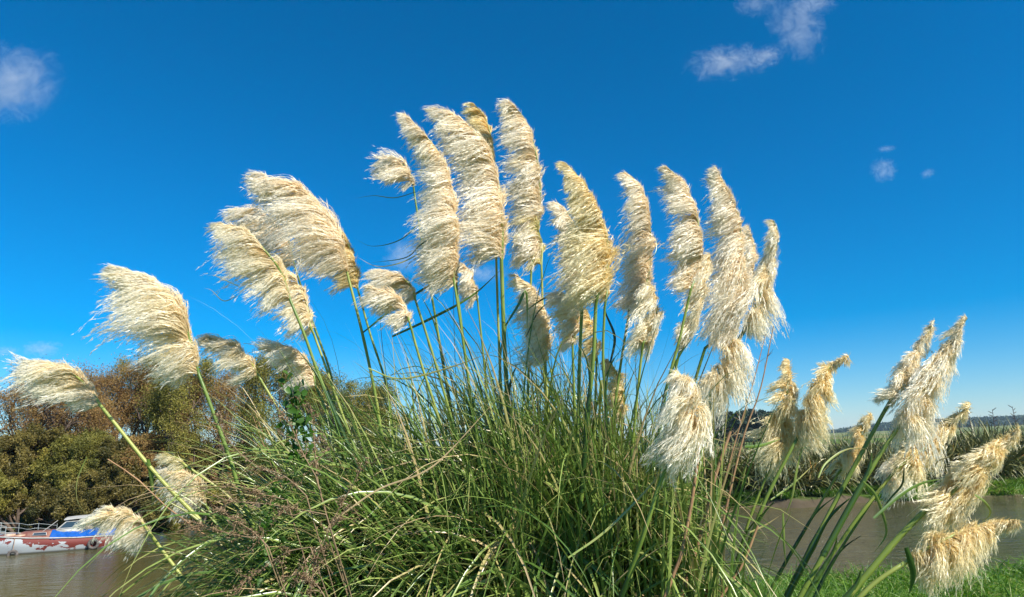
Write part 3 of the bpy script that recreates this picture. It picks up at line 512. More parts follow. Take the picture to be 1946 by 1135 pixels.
PL = [
 # Y, axis base->tip, strand lengths base->tip, flow angles base->tip, stem, material, label, options
 (3.5, [(192,772),(168,738),(138,710),(105,697),(80,700)], [60,105,105,85,62], [186,187,186,186,190], [(192,772),(300,905),(400,1010),(450,1080)], C_, 'pale plume blown flat left on a yellow stem, lowest at far left above the willows', dict(stone=.95, sr=.010)),
 (3.4, [(378,712),(362,650),(340,590),(300,545),(255,520),(218,512)], [85,125,150,105,60,22], [203,196,188,190,184,176], [(378,712),(400,770),(440,880),(465,960)], C_, 'large drooping plume leaning left above the willow tops', dict(stone=.35, sr=.010)),
 (3.7, [(490,712),(472,682),(445,658),(412,645),(392,643)], [50,62,60,38,18], [205,200,194,188,180], [(490,712),(540,800),(580,900)], C_, 'small pale plume on a yellow stem just right of the large drooping one', dict(stone=.85)),
 (3.9, [(392,962),(378,920),(352,898),(325,893)], [40,66,60,35], [232,222,212,205], [(392,962),(410,990),(440,1050)], C_, 'plume half sunk in leaves below the sloping yellow stems', dict(stone=.6)),
 (3.6, [(352,884),(335,870),(318,864)], [18,32,24], [205,198,190], [(352,884),(410,925),(450,960)], E_, 'tiny greenish young tuft on a short yellow stem at left', dict(stone=.95, sheath=False, dens=1.5)),
 (3.3, [(286,1016),(268,992),(240,977),(208,974)], [50,70,74,44], [226,222,214,196], [(286,1016),(330,1075),(378,1135)], C_, 'plume on a yellow stem hanging in front of the boat stern', dict(stone=.95, sr=.009)),
 (3.8, [(600,735),(592,700),(565,668),(520,658)], [45,70,60,30], [200,196,190,182], [(600,735),(640,830),(660,900)], K_, 'pinkish plume low behind green vine leaves left of centre', {}),
 (3.5, [(552,572),(535,520),(505,478),(465,440),(420,425)], [74,94,90,60,22], [212,200,198,192,186], [(552,572),(578,635),(605,710),(650,820)], C_, 'cream plume in front of the left cluster, hanging above open sky', dict(stone=.4, sr=.009)),
 (4.1, [(560,506),(545,450),(510,415),(465,401)], [60,80,70,38], [205,198,190,184], [(560,506),(590,600),(628,710),(640,800)], K_, 'plume tip showing between the front cream one and the broad one of the left cluster', {}),
 (3.8, [(660,520),(648,465),(622,408),(580,368),(530,348),(492,338)], [92,135,140,108,66,24], [196,194,196,196,190,184], [(660,520),(690,640),(715,760),(730,860)], K_, 'broad thick plume, highest of the left cluster', dict(stone=.7, sr=.009)),
 (4.1, [(680,550),(674,500),(660,462),(640,430)], [50,70,60,30], [208,200,196,190], [(680,550),(702,630),(735,735),(750,830)], G_, 'golden narrow plume tucked behind the right edge of the broad one', dict(stone=.55)),
 (3.65, [(590,622),(582,575),(560,530),(535,505)], [50,64,60,30], [222,212,200,195], [(590,618),(620,700),(655,800)], C_, 'plume hanging behind the lower right of the front cream one', dict(stone=.8)),
 (3.45, [(778,612),(768,582),(745,560),(712,549)], [48,70,64,30], [205,200,196,186], [(778,612),(800,690),(832,790)], K_, 'lower of two small plumes left of the central stems', dict(stone=.6)),
 (3.6, [(790,572),(782,545),(758,525),(726,515)], [40,60,56,26], [205,198,192,184], [(790,572),(815,650),(848,760)], K_, 'upper of two small plumes left of the central stems', dict(stone=.6)),
 (4.1, [(786,357),(780,332),(762,311),(738,300)], [58,62,48,22], [186,188,190,186], [(786,357),(800,450),(820,560),(842,690)], K_, 'short plume blown left, alone at the left of the tallest group', {}),
 (3.55, [(862,530),(864,440),(858,360),(835,292),(800,250),(772,220)], [72,88,86,55,42,18], [200,202,205,206,204,190], [(862,530),(876,620),(890,720),(900,800)], K_, 'long plume with a pointed tip, left of the tallest group', {}),
 (3.65, [(953,498),(954,420),(944,335),(915,270),(875,228),(830,210)], [95,100,95,88,60,22], [196,202,198,192,192,186], [(953,498),(957,620),(964,760),(970,880)], K_, 'very broad curved plume in the middle of the tallest group', dict(sr=.0125, stone=.4, dens=1.1)),
 (3.9, [(938,322),(935,270),(923,226),(903,200)], [30,50,44,16], [150,168,176,182], [(938,322),(941,420),(945,560),(950,700)], G_, 'slim yellowish plume between the broad curved one and the tallest one', dict(stone=.85)),
 (3.8, [(1012,492),(1024,430),(1026,360),(1018,290),(998,228),(968,196)], [50,72,78,66,56,24], [222,210,198,204,206,190], [(1010,490),(1007,620),(1003,760),(1000,880)], K_, 'tallest plume of all with a curled tip', dict(dens=1.1)),
 (3.8, [(1029,505),(1030,465),(1020,425)], [36,56,40], [205,200,196], [(1029,505),(1033,640),(1038,780)], E_, 'olive plume end peeping out below the tallest one', dict(stone=.9)),
 (3.7, [(868,548),(866,505),(858,462)], [60,74,60], [200,204,205], [(868,548),(880,640),(893,750)], C_, 'plume hanging below the long pointed one in the middle', {}),
 (4.5, [(908,575),(902,540),(884,505)], [30,40,30], [215,210,200], [(908,575),(920,690),(925,760)], K_, 'small plume seen between the central stems below the broad curved one', {}),
 (3.75, [(1036,688),(1041,640),(1032,588),(1010,546),(986,528)], [42,58,60,42,18], [212,206,204,204,190], [(1036,688),(1042,800),(1044,880)], C_, 'plume crossed by two stems below the tallest one', dict(stone=.9)),
 (3.25, [(1135,562),(1154,505),(1150,440),(1125,380),(1098,335),(1074,310)], [85,110,98,58,34,14], [212,206,204,210,215,190], [(1133,562),(1127,690),(1115,800),(1110,880)], G_, 'broad golden plume with a narrow pointed top, right of centre', dict(sr=.010, stone=.3, dens=1.25)),
 (3.5, [(1106,582),(1110,520),(1100,455),(1078,405),(1056,386)], [50,64,58,40,16], [215,210,200,196,190], [(1106,582),(1101,700),(1098,830)], K_, 'pale plume peeking out left of the broad golden one', dict(sr=.010, stone=.3)),
 (3.4, [(1152,566),(1157,525),(1152,480)], [30,42,40], [215,210,205], [(1150,566),(1146,680),(1152,800)], G_, 'small golden plume under the right edge of the broad golden one', dict(stone=.35)),
 (3.6, [(1088,655),(1098,612),(1086,575),(1062,556)], [42,52,48,22], [212,206,200,190], [(1088,655),(1092,780),(1094,860)], K_, 'pinkish plume low beneath the broad golden one', {}),
 (3.75, [(1134,686),(1132,640),(1116,590)], [28,36,28], [220,212,205], [(1134,686),(1130,800),(1128,870)], G_, 'thin golden plume between stems beneath the broad golden one', dict(stone=.9)),
 (3.8, [(1182,802),(1186,758),(1174,712),(1156,684)], [26,36,34,16], [225,215,205,200], [(1182,802),(1178,880),(1175,960)], G_, 'small golden plume deep between the stems near the horizon', dict(stone=.8)),
 (3.7, [(1196,585),(1228,540),(1236,470),(1232,400),(1215,352),(1190,330)], [42,64,62,56,42,18], [222,212,205,204,202,190], [(1197,585),(1180,690),(1165,800),(1155,900)], K_, 'slim plume, first of the three standing right of the golden one', {}),
 (3.5, [(1222,652),(1244,620),(1246,575),(1236,540)], [52,62,56,36], [225,222,228,232], [(1222,648),(1210,760),(1200,860)], C_, 'ragged plume hanging directly below the first slim one', {}),
 (3.45, [(1313,550),(1328,505),(1330,450),(1320,395),(1300,350),(1270,321)], [44,62,66,56,46,20], [205,202,202,204,202,190], [(1313,548),(1290,650),(1266,740),(1245,860)], K_, 'slim plume, second of the three right of the golden one', dict(stone=.5)),
 (3.65, [(1365,642),(1398,590),(1408,520),(1408,450),(1398,395),(1362,322)], [66,86,82,66,52,17], [228,226,216,208,205,192], [(1345,645),(1322,720),(1300,800),(1270,920)], K_, 'tall full plume, last and largest of the three right of the golden one', dict(stone=.2, dens=1.15, sr=.009)),
 (3.6, [(1302,655),(1318,600),(1336,540),(1350,490)], [34,48,46,34], [240,236,228,220], [(1294,658),(1276,740),(1258,850)], C_, 'plume hidden behind the lower left of the tallest right-hand one', dict(stone=.2)),
 (4.2, [(1412,585),(1428,530),(1434,475),(1422,433)], [26,34,30,12], [228,215,205,195], [(1412,585),(1380,700),(1350,800)], K_, 'thin short plume tip right behind the tall full one', dict(stone=.3)),
 (3.8, [(1418,622),(1446,560),(1466,500),(1478,450),(1470,420)], [48,66,56,34,14], [282,272,250,230,200], [(1418,622),(1372,705),(1330,830),(1290,950)], C_, 'narrow ragged plume on a thick dark stem, rightmost of the high ones', dict(stone=.15, sr=.012)),
 (3.6, [(1352,745),(1378,690),(1392,645)], [82,90,60], [262,272,280], [(1345,760),(1320,850),(1300,930)], C_, 'plume drooping straight down beneath the tall full one', dict(stone=.4, full=.35)),
 (2.9, [(1276,868),(1306,826),(1318,775),(1308,735),(1288,712)], [50,92,104,84,30], [225,228,236,240,232], [(1276,868),(1250,930),(1215,1040)], C_, 'silvery drooping plume low in front of the right stems', dict(stone=.3, sr=.009, full=.45)),
 (3.7, [(1470,868),(1484,812),(1496,745),(1500,684)], [66,66,54,28,12], [258,246,236,225,210], [(1466,880),(1425,985),(1395,1080)], G_, 'golden plume before the pines, first from the left over the river', dict(full=.95, stone=.5, jit=26, droop=.12, dens=1.25)),
 (3.6, [(1519,826),(1543,768),(1560,718),(1584,692),(1612,679)], [58,60,44,30,16], [285,288,262,235,225], [(1516,830),(1454,952),(1400,1095)], G_, 'golden plume with a bent fluffy tip pointing right, second over the river', dict(full=.8, stone=.45, sr=.010, jit=24, droop=.12, dens=1.25)),
 (3.7, [(1692,762),(1716,715),(1745,668),(1776,610)], [36,38,28,11], [215,250,245,220], [(1686,772),(1600,930),(1512,1100)], C_, 'ragged plume left of the highest leaning one over the river', dict(full=.95, stone=.5, sr=.012, jit=28, droop=.12)),
 (3.6, [(1724,806),(1760,735),(1798,665),(1838,605)], [84,60,42,13], [264,246,240,226], [(1722,790),(1650,900),(1545,1090)], C_, 'long leaning plume, highest of those at the right edge', dict(full=.85, stone=.5, sr=.012, dens=1.4, jit=15, droop=.12)),
 (3.8, [(1716,880),(1762,848),(1806,806),(1844,768)], [66,60,34,14], [258,246,238,225], [(1704,890),(1622,995),(1545,1110)], G_, 'golden plume leaning right below the highest leaning one', dict(full=.8, stone=.5, sr=.010, jit=22, droop=.15, dens=1.1)),
 (4.0, [(1602,888),(1626,838),(1654,786)], [38,36,14], [262,252,232], [(1600,888),(1545,980),(1470,1110)], G_, 'short pale plume in front of the flax row between two dark stems', dict(full=.8, stone=.5, jit=22, droop=.12)),
 (4.1, [(1682,920),(1706,885),(1738,858)], [56,66,40], [252,252,250], [(1672,930),(1600,1040),(1560,1110)], C_, 'faint wispy plume hanging over the far waterline', dict(full=.4, stone=.2, dens=.6)),
 (3.3, [(1778,968),(1832,915),(1878,868),(1906,842),(1935,817)], [76,82,66,34,15], [234,228,224,222,224], [(1770,958),(1700,1030),(1610,1135)], G_, 'big dense plume leaning far right above the near grass', dict(full=.95, droop=.08, stone=.5, sr=.015, dens=1.4, jit=14)),
 (3.2, [(1722,1068),(1785,1030),(1850,1003),(1896,992),(1932,989)], [60,92,76,44,20], [256,254,252,250,232], [(1722,1068),(1660,1110),(1600,1170)], G_, 'lowest plume, almost level, with a comb of hanging strands over the near grass', dict(full=.25, stone=.8, sr=.011)),
]
for k, (Y_, ax, Ls, fl_, st, mt, lab, kw) in enumerate(PL): plume_thing(k, Y_, ax, Ls, fl_, st, mt, lab, **kw)

# extra stout stems whose plumes are out of sight behind others
# ------------------------------------------------------------------ single long leaves that stand out
def leaf_thing(pts, Y, wpx, tone, label, name='pampas_leaf'):
    P = resample([at(a, b, Y + .03 * k) for k, (a, b) in enumerate(pts)], 26); s = Y / PX; rng = np.random.default_rng(int(pts[0][0]) * 3 + int(pts[0][1])); n = 26
    T = norm(np.gradient(P, axis=0)); tw = np.linspace(rng.uniform(-.8, .2), rng.uniform(.2, 1.2), n); U = norm(np.cross(T, [0, 1, .1])); V2 = np.cross(T, U); S = U * np.cos(tw)[:, None] + V2 * np.sin(tw)[:, None]; Nn = np.cross(S, T)
    u = np.linspace(0, 1, n); w_ = wpx * s * np.minimum(1, .6 + u) * np.clip(1 - u ** 2.5, .08, 1); h = S * w_[:, None] * .5
    V = np.stack([P - h, P - Nn * w_[:, None] * .22, P + h], 1); ix = (np.arange(n - 1) * 3)[:, None] + np.array([0, 1])[None]; g = Geo()
    g.add(V, np.stack([ix, ix + 1, ix + 4, ix + 3], -1).reshape(-1, 4), np.repeat(np.clip(tone + .15 * u, 0, 1), 3)); o = g.build(name, M['leaf'], smooth=True)
    origin(o, P[0].tolist()); tag(o, label, 'leaf', 'single long leaves standing clear of the clump')
leaves = [
 ([(790,365),(750,376),(710,372),(672,378)], 4.0, 2.5, .1, 'dark thin leaf curling left just below the short high plume'),
 ([(805,415),(762,455),(708,468),(672,452)], 4.0, 2.5, .5, 'thin leaf arching left halfway down the long pointed plume'),
 ([(850,430),(800,465),(770,490),(700,500)], 3.5, 3, .05, 'dark leaf blown left across the foot of the long pointed plume'),
 ([(805,478),(760,500),(715,506),(678,488)], 3.9, 3, .8, 'pale leaf blown left across the small cloud'),
 ([(452,562),(425,572),(402,552),(388,548)], 3.8, 2, .8, 'pale thread of leaf left of the front cream plume'),
 ([(455,545),(422,530),(405,523),(392,525)], 3.8, 2, .8, 'short pale thread of leaf above the other one at left'),
 ([(1225,500),(1246,480),(1246,455),(1232,444)], 3.6, 2, .6, 'small hooked leaf between the first and second slim plumes'),
 ([(1555,908),(1570,880),(1611,854),(1661,855)], 3.6, 4, .78, 'pale leaf arching right above the flax row'),
 ([(1525,850),(1513,900),(1505,946),(1490,985)], 3.6, 5, .7, 'yellowish leaf hanging down beside the second river plume stem'),
 ([(1415,849),(1440,848),(1462,842),(1485,834)], 3.2, 7, .6, 'broad grey-green leaf lying across the first golden river plume'),
 ([(1418,745),(1416,787),(1396,824),(1362,836)], 3.6, 3, .85, 'pale leaf curving down and left in front of the pines'),
 ([(1820,837),(1807,865),(1782,877),(1776,896),(1782,916)], 3.4, 3, .85, 'curly straw leaf against the flax near the right edge'),
 ([(1660,985),(1710,942),(1754,918),(1803,909)], 3.4, 7, .5, 'broad green leaf pointing right over the river'),
 ([(1640,915),(1662,938),(1677,975),(1684,1015),(1662,1050)], 3.4, 6, .65, 'green leaf hooking downward between the stems over the river'),
 ([(1718,890),(1714,921),(1690,950),(1668,985)], 3.5, 4, .05, 'dark folded leaf hanging from the golden leaning plume'),
 ([(1465,950),(1502,924),(1533,896),(1548,880)], 3.7, 4, .75, 'yellow-green leaf rising right over the muddy bank'),
 ([(1395,880),(1412,902),(1434,906),(1458,898)], 3.7, 3, .82, 'short curved pale leaf over the far grass by the dead canes'),
 ([(1488,975),(1490,1035),(1494,1078)], 3.4, 5, .7, 'straight pale leaf hanging down over the river by the dark stems'),
 ([(1425,1012),(1455,998),(1488,976)], 3.4, 5, .85, 'straw-coloured broken leaf joining the straight hanging one'),
 ([(1852,940),(1872,955),(1882,976),(1862,997)], 3.2, 5, .7, 'looped green leaf below the big dense plume'),
 ([(1722,1040),(1735,1089),(1727,1132)], 3.0, 12, .3, 'wide bent green leaf in front of the lowest plume'),
 ([(281,873),(288,910),(290,960)], 3.5, 9, .6, 'flat leaf hanging from the sloping yellow stem at left'),
 ([(165,868),(146,916),(149,957),(173,986)], 3.5, 2, .75, 'thin brown leaf arc above the boat wheelhouse'),
 ([(690,632),(750,585),(815,543),(880,503)], 3.6, 6, .25, 'long dark green leaf slanting up across the sky left of the central stems'),
 ([(745,640),(830,600),(900,560),(960,505)], 3.9, 6, .45, 'green leaf slanting up to the broad curved plume'),
 ([(1000,590),(1040,565),(1100,555),(1182,520)], 3.6, 4, .05, 'dark leaf crossing the stems below the broad golden plume'),
 ([(1000,640),(1025,590),(1062,565),(1110,545)], 3.7, 3, .1, 'dark thin leaf arching under the pale plume beside the golden one'),
 ([(960,620),(985,580),(1000,555),(1002,640)], 3.5, 6, .55, 'folded green leaf bent over beside the stout central stem'),
 ([(1160,690),(1168,640),(1150,590),(1158,560)], 3.7, 6, .1, 'dark ribbon leaf twisting up beside the golden plume stems'),
 ([(640,985),(720,930),(800,900),(852,860),(950,752)], 2.9, 4, .97, 'long orange-brown dead leaf arcing across the front of the clump'),
 ([(700,700),(760,720),(850,700),(960,660)], 3.1, 4, .8, 'straw leaf sweeping over the top of the clump at left'),
 ([(1080,1060),(1150,1010),(1230,930),(1300,840)], 3.0, 5, .8, 'yellowed leaf slanting up towards the silvery drooping plume'),
]
for a in leaves: leaf_thing(*a)

# ------------------------------------------------------------------ dead canes
def cane(pts, Y, r0, r1, label, mat='cane', foot=True, twigs=0):
    P = [at(a, b, Y) for a, b in pts]
    if foot:
        e, d = P[-1], P[-1] - P[-2]; d = d / abs(d[2]); q = e + d * (e[2] - 0.0); q[2] = float(gz(q[0], q[1])) ; P = P + [q]
    P = resample(P, 30)[::-1]; g = Geo(); k = np.arange(30); g.tube(P, np.linspace(r0, r1, 30) * (1 + .18 * (k % 6 == 3)), 7)
    rng = np.random.default_rng(int(pts[0][0]))
    for j in range(twigs):
        i = 14 + int(rng.integers(0, 15)); e = P[i] + rng.normal(0, .02, 3) + [0, 0, .03]; g.tube(resample([P[i], e], 3), [.0015, .001, .0006], 4)
    o = g.build('dead_cane', M[mat], smooth=True); origin(o, P[0].tolist()); tag(o, label, 'cane', 'dead canes')
cane([(1388,820),(1358,911),(1330,1022),(1305,1100)], 3.3, .011, .007, 'tan dead cane left of the two that reach the sky')
cane([(1470,620),(1445,740),(1416,820),(1388,931),(1360,1056),(1341,1133)], 3.4, .011, .002, 'longest dead cane thinning to a dark tip in front of the pines', twigs=12)
cane([(1455,635),(1432,725),(1400,830),(1372,930),(1330,1060)], 3.6, .008, .0016, 'slim dark dead cane beside the longest one', twigs=12)
cane([(1330,834),(1316,945),(1294,1056),(1277,1100)], 3.1, .010, .007, 'orange-brown dead cane at the right edge of the clump')
cane([(1440,1000),(1410,1075),(1372,1133)], 3.3, .009, .005, 'short slanting dead cane at the bottom over the bright grass')
cane([(205,873),(260,910),(318,965),(380,1010)], 3.5, .007, .003, 'slim reddish dead cane sloping down above the boat')
for a in [([(861,540),(863,620),(865,690),(868,760)], 4.2, .0035, .0015, 'thin pale dead stalk between the central stems'),
          ([(722,600),(727,660),(738,740),(745,800)], 4.2, .0035, .0015, 'thin pinkish dead stalk below the two small plumes'),
          ([(1062,590),(1064,660),(1066,740)], 4.3, .0035, .0015, 'thin purple dead stalk against the pinkish low plume'),
          ([(452,728),(475,775),(495,830)], 3.9, .0035, .0015, 'thin pale dead stalk in the blue gap right of the small pale plume'),
          ([(470,735),(488,790),(505,840)], 3.9, .0035, .0015, 'second thin pale dead stalk in the blue gap at left')]: cane(*a)

# ------------------------------------------------------------------ dried seed stalks in front at left
def seedstalk(pts, Y, label, n=130, seed=0, side=8):
    rng = np.random.default_rng(300 + seed); P = resample([at(a, b, Y + .02 * math.sin(k)) for k, (a, b) in enumerate(pts)], 30); root = empty('dried_seed_stalk', P[-1].tolist())
    # carry on to the ground inside the clump
    e = P[-1]; Q = resample([e, e + np.array([.12, .25, -.45 * e[2]]), np.array([e[0] + .2, e[1] + .45, 0.])], 10)
    g = Geo(); path = np.vstack([P, Q[1:]]); g.tube(path, np.linspace(.0012, .0032, len(path)), 6, .7)
    pts_ = []
    for k in range(side):
        i = int(rng.integers(2, 27)); T = P[max(i - 1, 0)] - P[i + 1]; d = norm(norm(T) * .7 + rng.normal(0, .55, 3)); Lb = rng.uniform(.03, .11)
        B = resample([P[i], P[i] + d * Lb * .5 + rng.normal(0, .01, 3), P[i] + d * Lb], 8); g.tube(B, np.linspace(.0018, .0008, 8), 4, .6); pts_.append(B)
    g.build('stalk', M['seed'], root)
    pts_.append(P[:22]); allp = np.vstack(pts_); n = n * 4; C = allp[rng.integers(0, len(allp), n)] + rng.normal(0, .0065, (n, 3))
    g = Geo(); foliage_cards(g, rng, C, rng.uniform(.006, .014, n), rng.uniform(0, 1, n)); g.build('seeds', M['seed'], root)
    rebase(root); tag(root, label, 'dried stalk', 'dried seed stalks in front of the clump')
W = [([(411,785),(430,830),(478,880),(540,905),(582,942)], 2.9, 'pink-brown seed stalk rising left with its tip highest of all'),
     ([(345,985),(390,1000),(440,1015),(500,1026)], 2.9, 'seed stalk reaching left over the water, lowest on that side'),
     ([(380,925),(430,950),(520,960),(620,978)], 2.9, 'seed stalk lying almost level above the lowest left one'),
     ([(512,757),(548,800),(575,860),(600,905)], 3.0, 'upright seed stalk below the pinkish low plume'),
     ([(668,955),(625,1010),(598,1075),(590,1130)], 2.8, 'seed stalk leaning right at the bottom of the clump'),
     ([(447,1118),(500,1080),(545,1050),(590,1040)], 2.8, 'seed stalk in the bottom left corner of the clump'),
     ([(590,770),(596,820),(600,880),(605,920)], 3.1, 'thin upright seed stalk beside the green vine'),
     ([(700,870),(665,930),(640,975),(620,1010)], 3.0, 'seed stalk pointing right from the middle of the tangle'),
     ([(420,905),(455,930),(500,940),(545,950)], 3.0, 'short bushy seed stalk in the middle of the left tangle'),
     ([(560,1085),(580,1100),(600,1110),(615,1130)], 2.7, 'dense seed head at the very bottom of the frame'),
     ([(405,960),(440,985),(480,1010),(510,1040)], 2.8, 'seed stalk slanting down through the left tangle')]
for k, (a, b, c) in enumerate(W): seedstalk(a, b, c, seed=k, n=110, side=9)
# green vine with heart-shaped leaves among the stalks
g = Geo(); rng = np.random.default_rng(77); gl = Geo(); root = empty('vine', at(560, 900, 3.15).tolist())
for pts in ([(560,900),(555,820),(560,760),(548,715)], [(560,900),(580,850),(572,790),(560,745)], [(560,900),(520,960),(505,1020),(498,1080)]):
    P = resample([at(a, b, 3.1) for a, b in pts], 24); g.tube(P, .0022, 5)
    for q in P[3:]:
        for _ in range(2):
            c = q + rng.normal(0, .022, 3); s = rng.uniform(.02, .04); a = norm(np.array([rng.normal(), rng.normal() * .6 - .3, rng.normal() * .5 - .5])); b = norm(np.cross(a, rng.normal(size=3))); u = np.cross(a, b) * .18
            V = np.array([c - a * s * .45, c - a * s * .55 + b * s * .35 + u * s, c + b * s * .42 + u * s, c + a * s * .7, c - b * s * .42 + u * s, c - a * s * .55 - b * s * .35 + u * s, c])
            gl.add(V, [[0, 1, 2, 6], [6, 2, 3, 3][:3] + [4], [0, 6, 4, 5]] , rng.uniform(0, 1))
g.build('stems', M['vine'], root); gl.build('leaves', M['vine'], root); rebase(root); tag(root, 'small broad-leaved green vine climbing among the dried stalks', 'vine')

# ------------------------------------------------------------------ boat
def hull_paint():
    m, nt = newmat('peeling_hull_paint'); L = nt.links.new
    tc = N(nt, 'ShaderNodeTexCoord'); sp = N(nt, 'ShaderNodeSeparateXYZ'); L(tc.outputs['Object'], sp.inputs[0])
    mp = N(nt, 'ShaderNodeMapping'); mp.inputs['Scale'].default_value = (.9, .9, 1.9); L(tc.outputs['Object'], mp.inputs[0])
    nz = N(nt, 'ShaderNodeTexNoise', Scale=1.9, Detail=7.0, Roughness=.6, Distortion=.4); L(mp.outputs[0], nz.inputs['Vector'])
    # more bare red primer towards the top and the stern, mostly white towards the bow
    a = N(nt, 'ShaderNodeMapRange'); L(sp.outputs['X'], a.inputs[0]); a.inputs[1].default_value = 1.0; a.inputs[2].default_value = 6.5; a.inputs[3].default_value = .12; a.inputs[4].default_value = -.22
    b = N(nt, 'ShaderNodeMapRange'); L(sp.outputs['Z'], b.inputs[0]); b.inputs[1].default_value = .1; b.inputs[2].default_value = .95; b.inputs[3].default_value = -.10; b.inputs[4].default_value = .22
    s1 = N(nt, 'ShaderNodeMath', operation='ADD'); L(a.outputs[0], s1.inputs[0]); L(b.outputs[0], s1.inputs[1])
    s2 = N(nt, 'ShaderNodeMath', operation='ADD'); L(s1.outputs[0], s2.inputs[0]); L(nz.outputs[0], s2.inputs[1])
    rp = ramp(nt, [(.46, (.38, .41, .42)), (.475, (.16, .028, .02))], s2.outputs[0])
    lo = N(nt, 'ShaderNodeMapRange'); L(sp.outputs['Z'], lo.inputs[0]); lo.inputs[1].default_value = .04; lo.inputs[2].default_value = .12
    mx = N(nt, 'ShaderNodeMix', data_type='RGBA'); L(lo.outputs[0], mx.inputs[0]); mx.inputs[6].default_value = (.10, .10, .085, 1); L(rp.outputs[0], mx.inputs[7])
    p = N(nt, 'ShaderNodeBsdfPrincipled', Roughness=.6); L(mx.outputs[2], p.inputs['Base Color']); bm = N(nt, 'ShaderNodeBump', Strength=.5, Distance=.01); L(s2.outputs[0], bm.inputs['Height']); L(bm.outputs[0], p.inputs['Normal'])
    o = N(nt, 'ShaderNodeOutputMaterial'); L(p.outputs[0], o.inputs[0]); return m
M['hull'] = hull_paint()
M['white'] = plain('boat_white', (.52, .52, .49), .5, c2=(.38, .36, .31), nscale=3)
M['redpaint'] = plain('faded_red_paint', (.15, .032, .025), .65, c2=(.30, .19, .14), nscale=2.2)
M['deck'] = plain('weathered_deck', (.42, .22, .12), .75, c2=(.6, .52, .42), nscale=3)
M['glass'] = plain('dark_glass', (.03, .05, .07), .12, spec=.6)
M['tarp'] = plain('blue_tarpaulin', (.004, .10, .42), .5, c2=(.004, .07, .30), nscale=6, bump=.3)
M['rubber'] = plain('tyre_rubber', (.055, .05, .048), .85, c2=(.16, .14, .12), nscale=9)
M['rail'] = plain('galvanised_rail', (.5, .55, .52), .45, metal=.5)
M['inside'] = plain('cabin_lining', (.30, .24, .17), .7, noise=.3)
S_ = atz(215, 1041, WZ); B_ = atz(0, 1057, WZ); xd = (B_ - S_) / np.linalg.norm(B_ - S_); yd = np.array([-xd[1], xd[0], 0]);
if np.dot(yd, S_) > 0: yd = -yd          # y points to the camera's side
LB, HB = 7.6, 1.2
org = S_ - yd * .98 - xd * .1; boat_M = Matrix(((xd[0], yd[0], 0, org[0]), (xd[1], yd[1], 0, org[1]), (0, 0, 1, WZ), (0, 0, 0, 1)))
boat = empty('motor_boat', (0, 0, 0)); boat.matrix_world = boat_M
def hb(x): return HB * np.interp(x, [0, 1, 3, 4.5, 6, 7, 7.6], [.84, .93, 1, .95, .70, .34, .03])
def sheer(x): return np.interp(x, [0, 2, 4, 6, 7.6], [.66, .70, .82, 1.02, 1.22])
g = Geo(); xs_ = np.linspace(0, LB, 26); rows = []
for x in xs_:
    h, z = float(hb(x)), float(sheer(x)); fl_ = np.interp(x, [0, 5, 7.6], [.9, .86, .35])
    sec = [(0, -.45), (h * fl_ * .7, -.35), (h * fl_ * .95, -.05), (h * (fl_ * .5 + .5), z * .45), (h, z)]
    rows.append([[x, y, zz] for y, zz in sec] + [[x, -y, zz] for y, zz in sec[::-1]])
rows = np.array(rows); nr = rows.shape[1]; i = np.arange(25)[:, None] * nr; j = np.arange(nr - 1)[None]
g.add(rows, np.stack([i + j, i + j + 1, i + nr + j + 1, i + nr + j], -1).reshape(-1, 4))
g.add(rows[0][[0, 1, 2, 3, 4, 5, 6, 7, 8, 9]], [[0, 1, 8, 9], [1, 2, 7, 8], [2, 3, 6, 7], [3, 4, 5, 6]])
hull = g.build('hull', M['hull'], boat, smooth=False)
g = Geo(); e = np.array([[[x, s * (hb(x) - .01), sheer(x) - .03] for s in (1, -1)] for x in xs_]); i = np.arange(25) * 2
g.add(e, np.stack([i, i + 1, i + 3, i + 2], -1)); g.build('deck', M['deck'], boat)
g = Geo()
for s in (1, -1): g.tube([[x, s * hb(x), sheer(x)] for x in xs_], .035, 6)
g.tube([[0, hb(0) * s, sheer(0)] for s in (1, .3, -.3, -1)], .03, 6); g.build('gunwale', M['white'], hull)
# coach roof
def cab(x0, x1, w0, w1, z0, z1, inset=.12, slope=.35, tone=.5):
    a = Geo(); V = [[x0, w0, z0], [x0, -w0, z0], [x1, w1, z0 + .1], [x1, -w1, z0 + .1], [x0, w0 - inset, z1], [x0, -w0 + inset, z1], [x1 - slope, w1 - inset, z1], [x1 - slope, -w1 + inset, z1]]
    a.add(V, [[0, 2, 6, 4], [1, 5, 7, 3], [2, 3, 7, 6], [0, 4, 5, 1], [4, 6, 7, 5]]); return a
cr = cab(2.35, 5.0, .86, .62, .70, 1.08).build('coach_roof', M['redpaint'], boat)
for x0, x1 in ((2.65, 3.15), (3.4, 4.05)):
    wy = lambda x: np.interp(x, [2.35, 5.0], [.86, .62]); g = Geo(); 
    g.add([[x0, wy(x0) - .035, .90], [x1, wy(x1) - .035, .92], [x1 - .03, wy(x1) - .072, 1.03], [x0 + .03, wy(x0) - .08, 1.03]], [[0, 1, 2, 3]]); w_ = g.build('window', M['glass'], cr)
    g = Geo(); q = [[x0, wy(x0) - .03, .90], [x1, wy(x1) - .03, .92], [x1 - .03, wy(x1) - .066, 1.03], [x0 + .03, wy(x0) - .074, 1.03]]
    for a_ in range(4): g.tube([q[a_], q[(a_ + 1) % 4]], .014, 4)
    g.build('window_frame', M['rail'], cr)
g = Geo(); g.box(5.0, 5.35, -.3, .3, .92, 1.02); g.build('hatch', M['tarp'], boat)
